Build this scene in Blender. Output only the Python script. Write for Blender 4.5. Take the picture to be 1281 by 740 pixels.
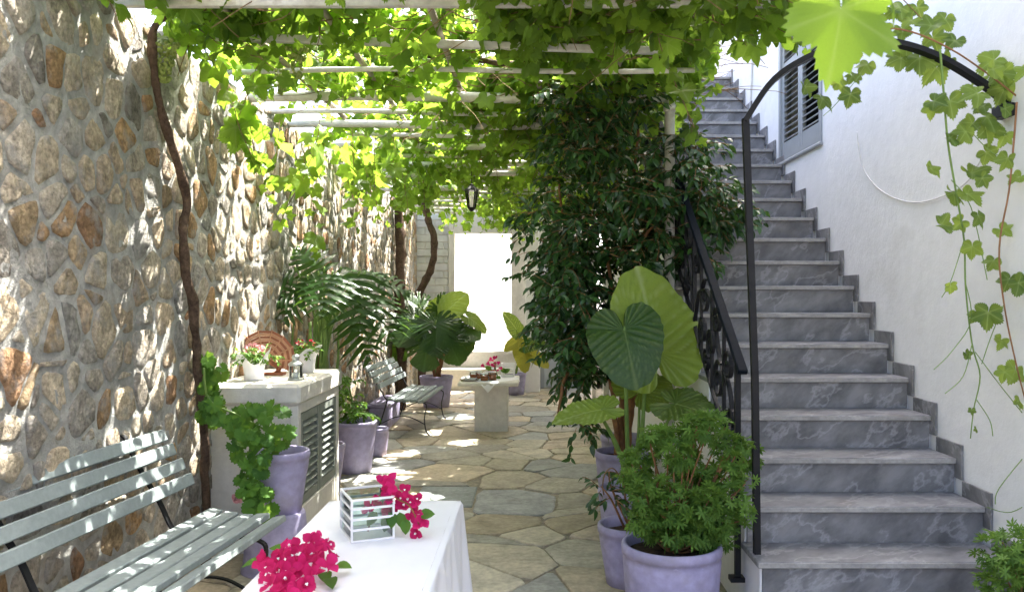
import bpy, math, random
import numpy as np
from mathutils import Vector, Matrix, noise as mnoise

random.seed(7); rng = np.random.default_rng(11)
R = math.radians
sc = bpy.context.scene
for o in list(bpy.data.objects): bpy.data.objects.remove(o)

# ------------------------------------------------------------------ camera, world, sun, exposure
F, VX, VY, CH = 1045.0, 666.0, 369.0, 1.6          # focal (px of the 1281 wide photo), vanishing point, eye height
cam_d = bpy.data.cameras.new('camera'); cam = bpy.data.objects.new('camera', cam_d)
sc.collection.objects.link(cam); sc.camera = cam
cam.location = (0, 0, CH); cam.rotation_euler = (R(90), 0, 0)
cam_d.sensor_width = 36; cam_d.lens = 36 * F / 1281
cam_d.shift_x = -(VX - 640.5) / 1281; cam_d.shift_y = -(370 - VY) / 1281
cam_d.clip_start = 0.05; cam_d.clip_end = 3000
cam_d.dof.use_dof = True; cam_d.dof.focus_distance = 5.2; cam_d.dof.aperture_fstop = 7.1

SUN = Vector((0.30, 0.40, 0.87)).normalized()       # towards the sun
world = bpy.data.worlds.new('World'); sc.world = world; world.use_nodes = True
wn = world.node_tree.nodes; wl = world.node_tree.links
sky = wn.new('ShaderNodeTexSky'); sky.sky_type = 'NISHITA'; sky.sun_disc = False
sky.sun_elevation = math.asin(SUN.z); sky.sun_rotation = math.atan2(SUN.x, SUN.y)
sky.air_density = 0.45; sky.dust_density = 5.0; sky.ozone_density = 0.3
wn['Background'].inputs['Strength'].default_value = 0.15
wl.new(sky.outputs[0], wn['Background'].inputs['Color'])
sun_d = bpy.data.lights.new('sun', 'SUN'); sun_d.energy = 3.5; sun_d.angle = R(0.36); sun_d.color = (1, 0.95, 0.87)
sun = bpy.data.objects.new('sun', sun_d); sc.collection.objects.link(sun)
sun.rotation_euler = (-SUN).to_track_quat('-Z', 'Y').to_euler(); sun.location = (0, 0, 20)
sc.view_settings.view_transform = 'Standard'; sc.view_settings.look = 'None'
sc.view_settings.gamma = 1.0; sc.view_settings.exposure = 3.25
sc.render.engine = 'CYCLES'
cy = sc.cycles; cy.use_denoising = True; cy.max_bounces = 10; cy.diffuse_bounces = 7; cy.glossy_bounces = 3
cy.transmission_bounces = 6; cy.transparent_max_bounces = 8; cy.caustics_reflective = False; cy.caustics_refractive = False
cy.sample_clamp_indirect = 6.0

# ------------------------------------------------------------------ helpers
ORG = {}
col = sc.collection
def PX(x, y, d):                                    # photo pixel at depth d
    return Vector(((x - VX) * d / F, d, CH - (y - VY) * d / F))

def thing(name, label, cat, loc=(0, 0, 0), group=None, kind=None):
    o = bpy.data.objects.new(name, None); col.objects.link(o); o.location = loc
    o.empty_display_size = 0.1
    o['label'] = label; o['category'] = cat
    if group: o['group'] = group
    if kind: o['kind'] = kind
    ORG[o.name] = Vector(loc); return o

def tag(o, label, cat, group=None):
    o['label'] = label; o['category'] = cat
    if group: o['group'] = group
    return o

def make_mesh(name, V, Fc, mat, smooth=False, tint=None):
    me = bpy.data.meshes.new(name)
    V = np.asarray(V, dtype=np.float32).reshape(-1, 3)
    if isinstance(Fc, np.ndarray):
        n, k = Fc.shape
        me.vertices.add(len(V)); me.vertices.foreach_set('co', V.ravel())
        me.loops.add(n * k); me.loops.foreach_set('vertex_index', Fc.astype(np.int32).ravel())
        me.polygons.add(n); me.polygons.foreach_set('loop_start', np.arange(0, n * k, k, dtype=np.int32))
        me.polygons.foreach_set('loop_total', np.full(n, k, dtype=np.int32))
        me.update(calc_edges=True); me.validate()
    else:
        me.from_pydata(V.tolist(), [], [list(f) for f in Fc]); me.update()
    if mat: me.materials.append(mat)
    if smooth: me.polygons.foreach_set('use_smooth', np.ones(len(me.polygons), dtype=bool))
    if tint is not None:
        t = np.asarray(tint, dtype=np.float32)
        if t.ndim == 1: t = np.stack([t, t, t], 1) if len(t) == len(V) else np.tile(t[None, :3], (len(V), 1))
        c = np.ones((len(V), 4), np.float32); c[:, :3] = t
        a = me.color_attributes.new('tint', 'FLOAT_COLOR', 'POINT'); a.data.foreach_set('color', c.ravel())
    return me

def obj(name, V, Fc, mat, parent=None, smooth=False, tint=None, kind=None, origin=None):
    V = np.asarray(V, dtype=np.float64).reshape(-1, 3)
    if parent is not None: org = ORG[parent.name]
    elif origin is not None: org = Vector(origin)
    else: org = Vector((0, 0, 0))
    me = make_mesh(name, V - np.array(org), Fc, mat, smooth, tint)
    o = bpy.data.objects.new(name, me); col.objects.link(o)
    if parent is not None: o.parent = parent
    elif origin is not None: o.location = org
    ORG[o.name] = org
    if kind: o['kind'] = kind
    return o

def inst(name, me, M, parent):
    o = bpy.data.objects.new(name, me); col.objects.link(o); o.parent = parent
    o.matrix_basis = Matrix.Translation(-ORG[parent.name]) @ M
    return o

class MB:
    def __init__(s): s.v = []; s.f = []
    def add(s, V, Fc):
        b = len(s.v); s.v += [tuple(map(float, p)) for p in V]; s.f += [tuple(i + b for i in f) for f in Fc]; return s
    def box(s, a, b, M=None):
        x0, y0, z0 = a; x1, y1, z1 = b
        V = [(x0, y0, z0), (x1, y0, z0), (x1, y1, z0), (x0, y1, z0), (x0, y0, z1), (x1, y0, z1), (x1, y1, z1), (x0, y1, z1)]
        if M is not None: V = [M @ Vector(p) for p in V]
        return s.add(V, [(0, 3, 2, 1), (4, 5, 6, 7), (0, 1, 5, 4), (1, 2, 6, 5), (2, 3, 7, 6), (3, 0, 4, 7)])
    def bbox(s, a, b, c=0.006, M=None):              # box with chamfered edges
        x0, y0, z0 = a; x1, y1, z1 = b
        lo, hi = (min(x0, x1), min(y0, y1), min(z0, z1)), (max(x0, x1), max(y0, y1), max(z0, z1))
        ids = {}; V = []
        for sx in (0, 1):
            for sy in (0, 1):
                for sz in (0, 1):
                    for ax in range(3):
                        p = []
                        for k, sg in enumerate((sx, sy, sz)):
                            e = hi[k] if sg else lo[k]
                            if k != ax: e += -c if sg else c
                            p.append(e)
                        ids[(sx, sy, sz, ax)] = len(V); V.append(p)
        Fc = []
        q = [(0, 0), (1, 0), (1, 1), (0, 1)]
        for ax in range(3):
            for sg in (0, 1):
                f = []
                for (a_, b_) in q:
                    k = [0, 0, 0]; k[ax] = sg; k[(ax + 1) % 3] = a_; k[(ax + 2) % 3] = b_
                    f.append(ids[(k[0], k[1], k[2], ax)])
                Fc.append(f if sg else f[::-1])
        for ax in range(3):                          # edge bevels along axis ax
            u, w = (ax + 1) % 3, (ax + 2) % 3
            for a_ in (0, 1):
                for b_ in (0, 1):
                    k0 = [0, 0, 0]; k1 = [0, 0, 0]
                    k0[u] = k1[u] = a_; k0[w] = k1[w] = b_; k0[ax] = 0; k1[ax] = 1
                    f = [ids[(*k0, u)], ids[(*k1, u)], ids[(*k1, w)], ids[(*k0, w)]]
                    Fc.append(f if a_ != b_ else f[::-1])
        for sx in (0, 1):
            for sy in (0, 1):
                for sz in (0, 1):
                    f = [ids[(sx, sy, sz, 0)], ids[(sx, sy, sz, 1)], ids[(sx, sy, sz, 2)]]
                    Fc.append(f if (sx + sy + sz) % 2 else f[::-1])
        if M is not None: V = [M @ Vector(p) for p in V]
        return s.add(V, Fc)
    def tube(s, P, r, n=8, cap=True, flat=None):
        P = [Vector(p) for p in P]
        if not hasattr(r, '__len__'): r = [r] * len(P)
        up = Vector((0, 0, 1)); rings = []; V = []; Fc = []; prev = None
        for i, p in enumerate(P):
            t = (P[min(i + 1, len(P) - 1)] - P[max(i - 1, 0)]).normalized()
            if prev is None:
                a = t.cross(up)
                if a.length < 0.05: a = t.cross(Vector((1, 0, 0)))
            else:
                a = prev - t * prev.dot(t)
                if a.length < 1e-4: a = t.cross(up)
            a.normalize(); prev = a; b = t.cross(a)
            for k in range(n):
                an = 2 * math.pi * k / n + (math.pi / 4 if n == 4 else 0)
                ra, rb = (r[i], r[i]) if flat is None else (r[i] * flat[0], r[i] * flat[1])
                V.append(p + a * (math.cos(an) * ra) + b * (math.sin(an) * rb))
        for i in range(len(P) - 1):
            for k in range(n):
                k2 = (k + 1) % n
                Fc.append((i * n + k, i * n + k2, (i + 1) * n + k2, (i + 1) * n + k))
        if cap: Fc.append(tuple(range(n - 1, -1, -1))); Fc.append(tuple((len(P) - 1) * n + k for k in range(n)))
        return s.add(V, Fc)
    def lathe(s, prof, c, n=40, sq=None):            # prof: (r, z) list
        V = []; Fc = []
        for (r, z) in prof:
            for k in range(n):
                an = 2 * math.pi * k / n
                V.append((c[0] + r * math.cos(an), c[1] + r * math.sin(an), c[2] + z))
        for i in range(len(prof) - 1):
            for k in range(n):
                k2 = (k + 1) % n
                Fc.append((i * n + k, i * n + k2, (i + 1) * n + k2, (i + 1) * n + k))
        return s.add(V, Fc)
    def build(s, name, mat, parent=None, smooth=False, tint=None, kind=None, origin=None):
        return obj(name, s.v, s.f, mat, parent, smooth, tint, kind, origin)

def spline(pts, n=8):                                # Catmull-Rom through points
    P = [Vector(p) for p in pts]; out = []
    for i in range(len(P) - 1):
        p0 = P[max(i - 1, 0)]; p1 = P[i]; p2 = P[i + 1]; p3 = P[min(i + 2, len(P) - 1)]
        for k in range(n):
            t = k / n
            out.append(0.5 * ((2 * p1) + (p2 - p0) * t + (2 * p0 - 5 * p1 + 4 * p2 - p3) * t * t + (3 * p1 - p0 - 3 * p2 + p3) * t ** 3))
    out.append(P[-1]); return out

def lerpl(a, b, n): return [a + (b - a) * i / (n - 1) for i in range(n)]

# ------------------------------------------------------------------ materials
def nodes(name):
    m = bpy.data.materials.new(name); m.use_nodes = True
    nt = m.node_tree; return m, nt, nt.nodes, nt.links, nt.nodes['Principled BSDF']

def nnode(nt, t, **kw):
    n = nt.nodes.new(t)
    for k, v in kw.items():
        if k in n.inputs: n.inputs[k].default_value = v
        else: setattr(n, k, v)
    return n

def mix_rgb(nt, typ, fac, a, b):
    n = nt.nodes.new('ShaderNodeMix'); n.data_type = 'RGBA'; n.blend_type = typ
    for sock, v in ((n.inputs[0], fac), (n.inputs[6], a), (n.inputs[7], b)):
        if hasattr(v, 'is_linked'): nt.links.new(v, sock)
        else: sock.default_value = (*v, 1) if isinstance(v, tuple) and len(v) == 3 else v
    return n.outputs[2]

def maprange(nt, v, a, b, c, d):
    n = nt.nodes.new('ShaderNodeMapRange'); nt.links.new(v, n.inputs[0])
    for i, x in enumerate((a, b, c, d)): n.inputs[i + 1].default_value = x
    return n.outputs[0]

def pmat(name, c, rough=0.6, spec=0.3, n1=(6, 0.2), n2=None, bump=(40, 0.1, 0.01), tint=False, metal=0.0, dirt=None, bump2=None):
    m, nt, N, L, B = nodes(name)
    tc = nnode(nt, 'ShaderNodeTexCoord').outputs['Object']
    def nz(scale, detail=6, rg=0.6):
        n = nnode(nt, 'ShaderNodeTexNoise', Scale=scale, Detail=detail, Roughness=rg); L.new(tc, n.inputs['Vector']); return n.outputs[0]
    if tint:
        base = nnode(nt, 'ShaderNodeVertexColor', layer_name='tint').outputs[0]
    else:
        base = nnode(nt, 'ShaderNodeRGB'); base.outputs[0].default_value = (*c, 1); base = base.outputs[0]
    for q in (n1, n2):
        if q:
            f = maprange(nt, nz(q[0]), 0.3, 0.7, 1 - q[1], 1 + q[1])
            cb = nnode(nt, 'ShaderNodeCombineXYZ'); [L.new(f, cb.inputs[i]) for i in range(3)]
            base = mix_rgb(nt, 'MULTIPLY', 1.0, base, cb.outputs[0])
    if dirt:                                          # (scale, lo, hi, colour)
        f = maprange(nt, nz(dirt[0], 8, 0.65), dirt[1], dirt[2], 0, 1)
        base = mix_rgb(nt, 'MIX', f, base, dirt[3])
    L.new(base, B.inputs['Base Color'])
    B.inputs['Roughness'].default_value = rough; B.inputs['Specular IOR Level'].default_value = spec; B.inputs['Metallic'].default_value = metal
    nrm = None
    for b in (bump, bump2):
        if b:
            bn = nnode(nt, 'ShaderNodeBump', Strength=b[1], Distance=b[2]); L.new(nz(b[0], 8, 0.65), bn.inputs['Height'])
            if nrm: L.new(nrm, bn.inputs['Normal'])
            nrm = bn.outputs[0]
    if nrm: L.new(nrm, B.inputs['Normal'])
    return m

def leafmat(name, dark, light, tr, trans=0.45, rough=0.45, spec=0.35, vein=None):
    """tint.r picks between dark and light; tint.g (optional) marks veins"""
    m, nt, N, L, B = nodes(name)
    at = nnode(nt, 'ShaderNodeVertexColor', layer_name='tint').outputs[0]
    sp = nnode(nt, 'ShaderNodeSeparateColor'); L.new(at, sp.inputs[0])
    tc = nnode(nt, 'ShaderNodeTexCoord').outputs['Object']
    nz = nnode(nt, 'ShaderNodeTexNoise', Scale=60.0, Detail=4.0); L.new(tc, nz.inputs['Vector'])
    f = nnode(nt, 'ShaderNodeMath', operation='MULTIPLY_ADD'); L.new(nz.outputs[0], f.inputs[0]); f.inputs[1].default_value = 0.5
    f2 = nnode(nt, 'ShaderNodeMath', operation='SUBTRACT'); L.new(sp.outputs[0], f2.inputs[0]); f2.inputs[1].default_value = 0.25
    L.new(f2.outputs[0], f.inputs[2]); f.use_clamp = True
    base = mix_rgb(nt, 'MIX', f.outputs[0], dark, light)
    if vein: base = mix_rgb(nt, 'MIX', sp.outputs[1], base, vein)
    L.new(base, B.inputs['Base Color']); B.inputs['Roughness'].default_value = rough; B.inputs['Specular IOR Level'].default_value = spec
    T = nnode(nt, 'ShaderNodeBsdfTranslucent')
    tcol = mix_rgb(nt, 'MIX', f.outputs[0], tuple(x * 0.55 for x in tr), tr); L.new(tcol, T.inputs[0])
    mx = nnode(nt, 'ShaderNodeMixShader'); mx.inputs[0].default_value = trans
    L.new(B.outputs[0], mx.inputs[1]); L.new(T.outputs[0], mx.inputs[2]); L.new(mx.outputs[0], N['Material Output'].inputs[0])
    bn = nnode(nt, 'ShaderNodeBump', Strength=0.25, Distance=0.004); L.new(nz.outputs[0], bn.inputs['Height']); L.new(bn.outputs[0], B.inputs['Normal'])
    return m

def glassmat(name, tint=(0.9, 0.97, 0.95), refl=0.12):
    m, nt, N, L, B = nodes(name); N.remove(B)
    t = nnode(nt, 'ShaderNodeBsdfTransparent'); t.inputs[0].default_value = (*tint, 1)
    g = nnode(nt, 'ShaderNodeBsdfGlossy'); g.inputs['Roughness'].default_value = 0.03
    fr = nnode(nt, 'ShaderNodeFresnel'); fr.inputs[0].default_value = 1.5
    a = nnode(nt, 'ShaderNodeMath', operation='ADD'); L.new(fr.outputs[0], a.inputs[0]); a.inputs[1].default_value = refl * 0.4
    mx = nnode(nt, 'ShaderNodeMixShader'); L.new(a.outputs[0], mx.inputs[0]); L.new(t.outputs[0], mx.inputs[1]); L.new(g.outputs[0], mx.inputs[2])
    L.new(mx.outputs[0], N['Material Output'].inputs[0]); return m

def marblemat(name, lo=(0.115, 0.12, 0.135), hi=(0.24, 0.245, 0.26), rough=0.38):
    m, nt, N, L, B = nodes(name)
    tc = nnode(nt, 'ShaderNodeTexCoord').outputs['Object']
    oi = nnode(nt, 'ShaderNodeObjectInfo')
    off = nnode(nt, 'ShaderNodeVectorMath', operation='SCALE'); off.inputs[0].default_value = (7, 13, 5); L.new(oi.outputs['Random'], off.inputs['Scale'])
    ad = nnode(nt, 'ShaderNodeVectorMath', operation='ADD'); L.new(tc, ad.inputs[0]); L.new(off.outputs[0], ad.inputs[1])
    mp = nnode(nt, 'ShaderNodeMapping'); L.new(ad.outputs[0], mp.inputs[0])
    mp.vector_type = 'TEXTURE'; mp.inputs['Rotation'].default_value = (0, R(-32), R(38)); mp.inputs['Scale'].default_value = (1.15, 0.15, 0.15)
    n1 = nnode(nt, 'ShaderNodeTexNoise', Scale=1.3, Detail=12.0, Roughness=0.62, Distortion=0.12); L.new(mp.outputs[0], n1.inputs['Vector'])
    c1 = mix_rgb(nt, 'MIX', maprange(nt, n1.outputs[0], 0.35, 0.65, 0, 1), lo, hi)
    n2 = nnode(nt, 'ShaderNodeTexNoise', Scale=0.8, Detail=6.0, Roughness=0.55, Distortion=0.1); L.new(mp.outputs[0], n2.inputs['Vector'])
    v = nnode(nt, 'ShaderNodeMath', operation='SUBTRACT'); L.new(n2.outputs[0], v.inputs[0]); v.inputs[1].default_value = 0.54
    va = nnode(nt, 'ShaderNodeMath', operation='ABSOLUTE'); L.new(v.outputs[0], va.inputs[0])
    c2 = mix_rgb(nt, 'MIX', maprange(nt, va.outputs[0], 0.0, 0.03, 0.36, 0.0), c1, (0.5, 0.5, 0.51))
    n3 = nnode(nt, 'ShaderNodeTexNoise', Scale=5.0, Detail=7.0); L.new(tc, n3.inputs['Vector'])
    c3 = mix_rgb(nt, 'MIX', maprange(nt, n3.outputs[0], 0.55, 0.8, 0, 0.4), c2, (0.27, 0.24, 0.2))
    L.new(c3, B.inputs['Base Color']); L.new(maprange(nt, n3.outputs[0], 0.3, 0.7, rough - 0.1, rough + 0.15), B.inputs['Roughness'])
    B.inputs['Specular IOR Level'].default_value = 0.4
    bn = nnode(nt, 'ShaderNodeBump', Strength=0.08, Distance=0.004); L.new(n3.outputs[0], bn.inputs['Height']); L.new(bn.outputs[0], B.inputs['Normal'])
    return m

M = {}
M['mortar'] = pmat('mortar', (0.345, 0.345, 0.325), 0.9, 0.1, (2.2, 0.28), (18, 0.25), (60, 0.8, 0.015), dirt=(3.0, 0.56, 0.78, (0.28, 0.22, 0.16)), bump2=(9, 0.5, 0.03))
M['stone'] = pmat('rubble_stone', (0.4, 0.33, 0.26), 0.9, 0.12, (9, 0.4), (45, 0.4), (26, 1.0, 0.03), tint=True, dirt=(7, 0.50, 0.70, (0.33, 0.325, 0.31)), bump2=(110, 0.5, 0.008))
M['flag'] = pmat('flagstone', (0.3, 0.27, 0.2), 0.62, 0.3, (5, 0.26), (26, 0.22), (16, 0.45, 0.015), tint=True, dirt=(2.4, 0.60, 0.80, (0.17, 0.145, 0.11)), bump2=(70, 0.3, 0.005))
M['joint'] = pmat('paving_joint', (0.27, 0.24, 0.185), 0.95, 0.1, (3, 0.3), (30, 0.3), (80, 0.6, 0.01))
M['plaster'] = pmat('white_plaster', (0.82, 0.82, 0.81), 0.85, 0.15, (1.2, 0.035), (9, 0.03), (3.5, 0.35, 0.03), bump2=(60, 0.2, 0.006), dirt=(1.6, 0.60, 0.9, (0.64, 0.63, 0.60)))
M['limewash'] = pmat('limewash', (0.68, 0.66, 0.61), 0.9, 0.1, (3, 0.12), (20, 0.08), (14, 0.3, 0.02), bump2=(90, 0.25, 0.006), dirt=(5, 0.58, 0.8, (0.42, 0.37, 0.3)))
M['white_brick'] = pmat('painted_brick', (0.62, 0.63, 0.62), 0.85, 0.15, (6, 0.12), None, (40, 0.4, 0.01))
M['marble'] = marblemat('grey_marble', (0.125, 0.125, 0.135), (0.27, 0.27, 0.28))
M['nosing'] = pmat('worn_marble_edge', (0.33, 0.32, 0.30), 0.6, 0.3, (8, 0.25), (40, 0.15), (60, 0.3, 0.004))
M['marble_riser'] = marblemat('grey_marble_riser', (0.115, 0.115, 0.118), (0.25, 0.25, 0.252), 0.45)
M['iron'] = pmat('black_iron', (0.009, 0.0095, 0.011), 0.5, 0.25, (20, 0.25), None, (90, 0.2, 0.003))
M['rail_top'] = pmat('handrail_paint', (0.006, 0.009, 0.015), 0.6, 0.06, (20, 0.2), None, (60, 0.1, 0.003))
M['slat'] = pmat('grey_painted_wood', (0.235, 0.275, 0.275), 0.55, 0.25, (5, 0.1), (40, 0.08), (50, 0.15, 0.003), dirt=(14, 0.62, 0.8, (0.22, 0.22, 0.2)))
M['shutter'] = pmat('grey_green_shutter', (0.2, 0.225, 0.2), 0.55, 0.3, (6, 0.12), None, (60, 0.15, 0.003))
M['shutter_w'] = pmat('pale_grey_shutter', (0.32, 0.34, 0.345), 0.5, 0.3, (6, 0.08), None, (60, 0.1, 0.003))
M['dark'] = pmat('dark_interior', (0.03, 0.03, 0.03), 0.9, 0.1, (6, 0.2), None, None)
M['pergola'] = pmat('pergola_paint', (0.56, 0.55, 0.5), 0.6, 0.25, (4, 0.18), (30, 0.12), (40, 0.3, 0.006), dirt=(7, 0.56, 0.75, (0.3, 0.25, 0.19)))
M['rafter'] = pmat('rafter_wood', (0.36, 0.32, 0.26), 0.8, 0.15, (5, 0.25), (30, 0.15), (40, 0.4, 0.006))
M['bark'] = pmat('vine_bark', (0.10, 0.068, 0.048), 0.9, 0.1, (12, 0.4), (50, 0.4), (45, 1.0, 0.015))
M['stem'] = pmat('twig', (0.2, 0.13, 0.07), 0.8, 0.15, (20, 0.3), None, (60, 0.4, 0.004))
M['redstem'] = pmat('red_brown_twig', (0.26, 0.13, 0.06), 0.75, 0.2, (20, 0.3), None, (60, 0.3, 0.004))
M['petiole'] = pmat('green_stalk', (0.16, 0.26, 0.06), 0.5, 0.3, (10, 0.2), None, (40, 0.1, 0.003))
M['soil'] = pmat('soil', (0.07, 0.05, 0.035), 0.95, 0.1, (30, 0.5), None, (50, 1.0, 0.02))
M['lilac'] = pmat('lilac_plastic', (0.37, 0.34, 0.51), 0.62, 0.22, (3, 0.14), (17, 0.16), (30, 0.2, 0.004), dirt=(5, 0.50, 0.78, (0.29, 0.265, 0.31)), bump2=(9, 0.15, 0.01))
M['cloth'] = pmat('white_cloth', (0.82, 0.82, 0.84), 0.9, 0.15, (3, 0.03), None, (7, 0.22, 0.02), bump2=(300, 0.25, 0.002))
M['wpaper'] = pmat('white_paper', (0.8, 0.8, 0.8), 0.7, 0.2, (8, 0.05), None, (30, 0.3, 0.008))
M['wpaint'] = pmat('white_paint', (0.8, 0.8, 0.79), 0.4, 0.4, (10, 0.06), None, (60, 0.1, 0.002))
M['tin'] = pmat('weathered_tin', (0.5, 0.52, 0.48), 0.4, 0.4, (30, 0.25), None, (60, 0.2, 0.003), metal=0.6)
M['fanwood'] = pmat('fan_wood', (0.27, 0.10, 0.055), 0.6, 0.25, (20, 0.25), None, (60, 0.2, 0.003))
M['fanedge'] = pmat('fan_wood_pale', (0.45, 0.24, 0.14), 0.6, 0.25, (20, 0.2), None, (60, 0.2, 0.003))
M['glass'] = glassmat('clear_glass')
M['amber'] = pmat('amber_jam', (0.55, 0.13, 0.03), 0.15, 0.5, (30, 0.2), None, None)
M['bract'] = leafmat('magenta_bract', (0.42, 0.008, 0.07), (0.72, 0.025, 0.20), (0.9, 0.05, 0.25), 0.4, 0.6, 0.15)
M['redflower'] = leafmat('red_flower', (0.42, 0.01, 0.03), (0.65, 0.02, 0.06), (0.7, 0.03, 0.08), 0.3, 0.6, 0.15)
M['pinkflower'] = leafmat('pink_flower', (0.55, 0.25, 0.28), (0.75, 0.42, 0.42), (0.7, 0.3, 0.3), 0.3, 0.6, 0.15)
M['grape_leaf'] = leafmat('grape_leaf', (0.045, 0.10, 0.016), (0.16, 0.265, 0.03), (0.38, 0.60, 0.055), 0.55, 0.5, 0.25, vein=(0.24, 0.32, 0.09))
M['arch_leaf'] = leafmat('arch_vine_leaf', (0.06, 0.13, 0.03), (0.20, 0.29, 0.05), (0.38, 0.50, 0.07), 0.5, 0.5, 0.25, vein=(0.32, 0.42, 0.14))
M['ficus'] = leafmat('ficus_leaf', (0.009, 0.032, 0.013), (0.045, 0.125, 0.025), (0.12, 0.24, 0.03), 0.2, 0.3, 0.5)
M['aloc'] = leafmat('alocasia_leaf', (0.022, 0.075, 0.018), (0.27, 0.38, 0.05), (0.40, 0.55, 0.06), 0.40, 0.38, 0.35, vein=(0.42, 0.52, 0.19))
M['monstera'] = leafmat('split_leaf', (0.016, 0.05, 0.012), (0.05, 0.12, 0.02), (0.20, 0.40, 0.03), 0.32, 0.3, 0.5, vein=(0.06, 0.13, 0.035))
M['geranium'] = leafmat('geranium_leaf', (0.04, 0.12, 0.02), (0.10, 0.24, 0.03), (0.28, 0.46, 0.05), 0.35, 0.55, 0.25)
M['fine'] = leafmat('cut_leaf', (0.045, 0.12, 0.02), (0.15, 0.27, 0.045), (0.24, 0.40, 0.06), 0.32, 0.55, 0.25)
M['blade'] = leafmat('blade_leaf', (0.04, 0.10, 0.02), (0.12, 0.20, 0.04), (0.2, 0.36, 0.05), 0.3, 0.4, 0.3)
M['yellow_leaf'] = leafmat('yellowing_leaf', (0.18, 0.2, 0.03), (0.36, 0.34, 0.05), (0.5, 0.5, 0.06), 0.4, 0.5, 0.3)
M['grape'] = leafmat('grape_berry', (0.2, 0.27, 0.06), (0.36, 0.42, 0.12), (0.4, 0.5, 0.1), 0.3, 0.35, 0.4)
M['cable'] = pmat('pale_cable', (0.62, 0.61, 0.58), 0.6, 0.3, (10, 0.1), None, None)
M['street'] = pmat('pale_street', (0.6, 0.57, 0.52), 0.85, 0.2, (3, 0.12), (20, 0.1), (30, 0.3, 0.01))
M['ground'] = pmat('dry_ground', (0.3, 0.27, 0.21), 0.95, 0.1, (0.5, 0.2), (6, 0.2), (12, 0.5, 0.03))
M['metal_door'] = pmat('grey_metal_door', (0.42, 0.45, 0.47), 0.5, 0.35, (3, 0.1), None, (30, 0.1, 0.004))

# ------------------------------------------------------------------ leaf helpers
def frame_rot(d, n):
    """rotation with +Y along d and +Z close to n"""
    y = Vector(d).normalized(); z = Vector(n); z = z - y * z.dot(y)
    if z.length < 1e-4: z = y.orthogonal()
    z.normalize(); x = y.cross(z)
    return Matrix((x, y, z)).transposed()

def frames_np(D, Nn):
    y = D / np.linalg.norm(D, axis=1, keepdims=True)
    z = Nn - y * (Nn * y).sum(1, keepdims=True); l = np.linalg.norm(z, axis=1, keepdims=True); l[l < 1e-5] = 1
    z = z / l; x = np.cross(y, z)
    return np.stack([x, y, z], 2)                    # columns

def leaf_mass(name, tv, tf, pos, D, Nn, size, tint, mat, parent, kind='stuff', smooth=True):
    """many small leaves joined: template verts (or list of templates) set out at pos"""
    tv = np.asarray(tv); pos = np.asarray(pos, float); D = np.asarray(D, float); Nn = np.asarray(Nn, float)
    n = len(pos); Rm = frames_np(D, Nn); size = np.asarray(size, float)
    if tv.ndim == 2: tv = tv[None]
    pick = rng.integers(0, len(tv), n)
    V = np.einsum('nij,nkj->nki', Rm, tv[pick]) * size[:, None, None] + pos[:, None, :]
    k = tv.shape[1]; tf = np.asarray(tf)
    Fc = (tf[None] + (np.arange(n) * k)[:, None, None]).reshape(-1, tf.shape[1])
    t = np.repeat(np.asarray(tint, float)[:, None], k, 1).reshape(-1)
    tt = np.stack([t, np.zeros_like(t), t], 1)
    return obj(name, V.reshape(-1, 3), Fc, mat, parent, smooth, tt, kind)

GL = [(0, 1.0), (12, .84), (20, .77), (28, .64), (38, .74), (50, .85), (60, .89), (70, .78), (82, .70), (92, .58), (102, .66), (116, .71), (130, .64), (146, .56), (160, .46), (174, .24)]
def grape_outline(teeth=0):
    a = [x[0] for x in GL]; r = [x[1] for x in GL]
    if teeth:
        aa = np.linspace(0, 174, 44); rr = np.interp(aa, a, r) * (1 + teeth * np.where(np.arange(44) % 2 == 0, 1, -1))
        a, r = list(aa), list(rr)
    A = [-x for x in a[:0:-1]] + a; Rr = r[:0:-1] + r
    return np.radians(A), np.array(Rr)

def polar_leaf(A, Rr, rings=2, fold=0.25, droop=0.3, wave=0.05, seed=0, k=3):
    """fan leaf: stalk at origin, tip along +Y, length about 1"""
    r_ = random.Random(seed); n = len(A)
    V = [(0, 0, 0)]; ph = r_.uniform(0, 6.28); tw = r_.uniform(-0.2, 0.2)
    for j in range(1, rings + 1):
        t = j / rings
        for a, r in zip(A, Rr):
            rr = r * t; x = math.sin(a) * rr; y = math.cos(a) * rr
            z = fold * abs(x) * (1 - 0.5 * abs(x)) - droop * (y * abs(y) * 0.6 + x * x * 0.5) + wave * t * t * math.sin(k * a + ph) + tw * x * y
            V.append((x, y, z))
    Fc = []
    for i in range(n - 1): Fc.append((0, 2 + i, 1 + i))
    for j in range(rings - 1):
        b0 = 1 + j * n; b1 = b0 + n
        for i in range(n - 1):
            Fc.append((b0 + i, b0 + i + 1, b1 + i)); Fc.append((b0 + i + 1, b1 + i + 1, b1 + i))
    return np.array(V), np.array(Fc)

gA, gR = grape_outline(0)
GRAPE_LO = [polar_leaf(gA, gR, 1, 0.3 * f, 0.35 * d, 0.10, s) for s, (f, d) in enumerate([(1, 1), (.5, 2.4), (2.4, .4), (-.6, 1.8), (.2, .6), (1.6, 3)])]
hA, hR = grape_outline(0.055)
GRAPE_HI = [polar_leaf(hA, hR, 4, 0.3 * f, 0.35 * d, 0.12, 20 + s, 4) for s, (f, d) in enumerate([(1, 1), (.5, 2.2), (2.2, .4), (-.6, 1.6), (.2, .6), (1.4, 2.6), (.8, .2), (1.6, 1.8)])]

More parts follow.
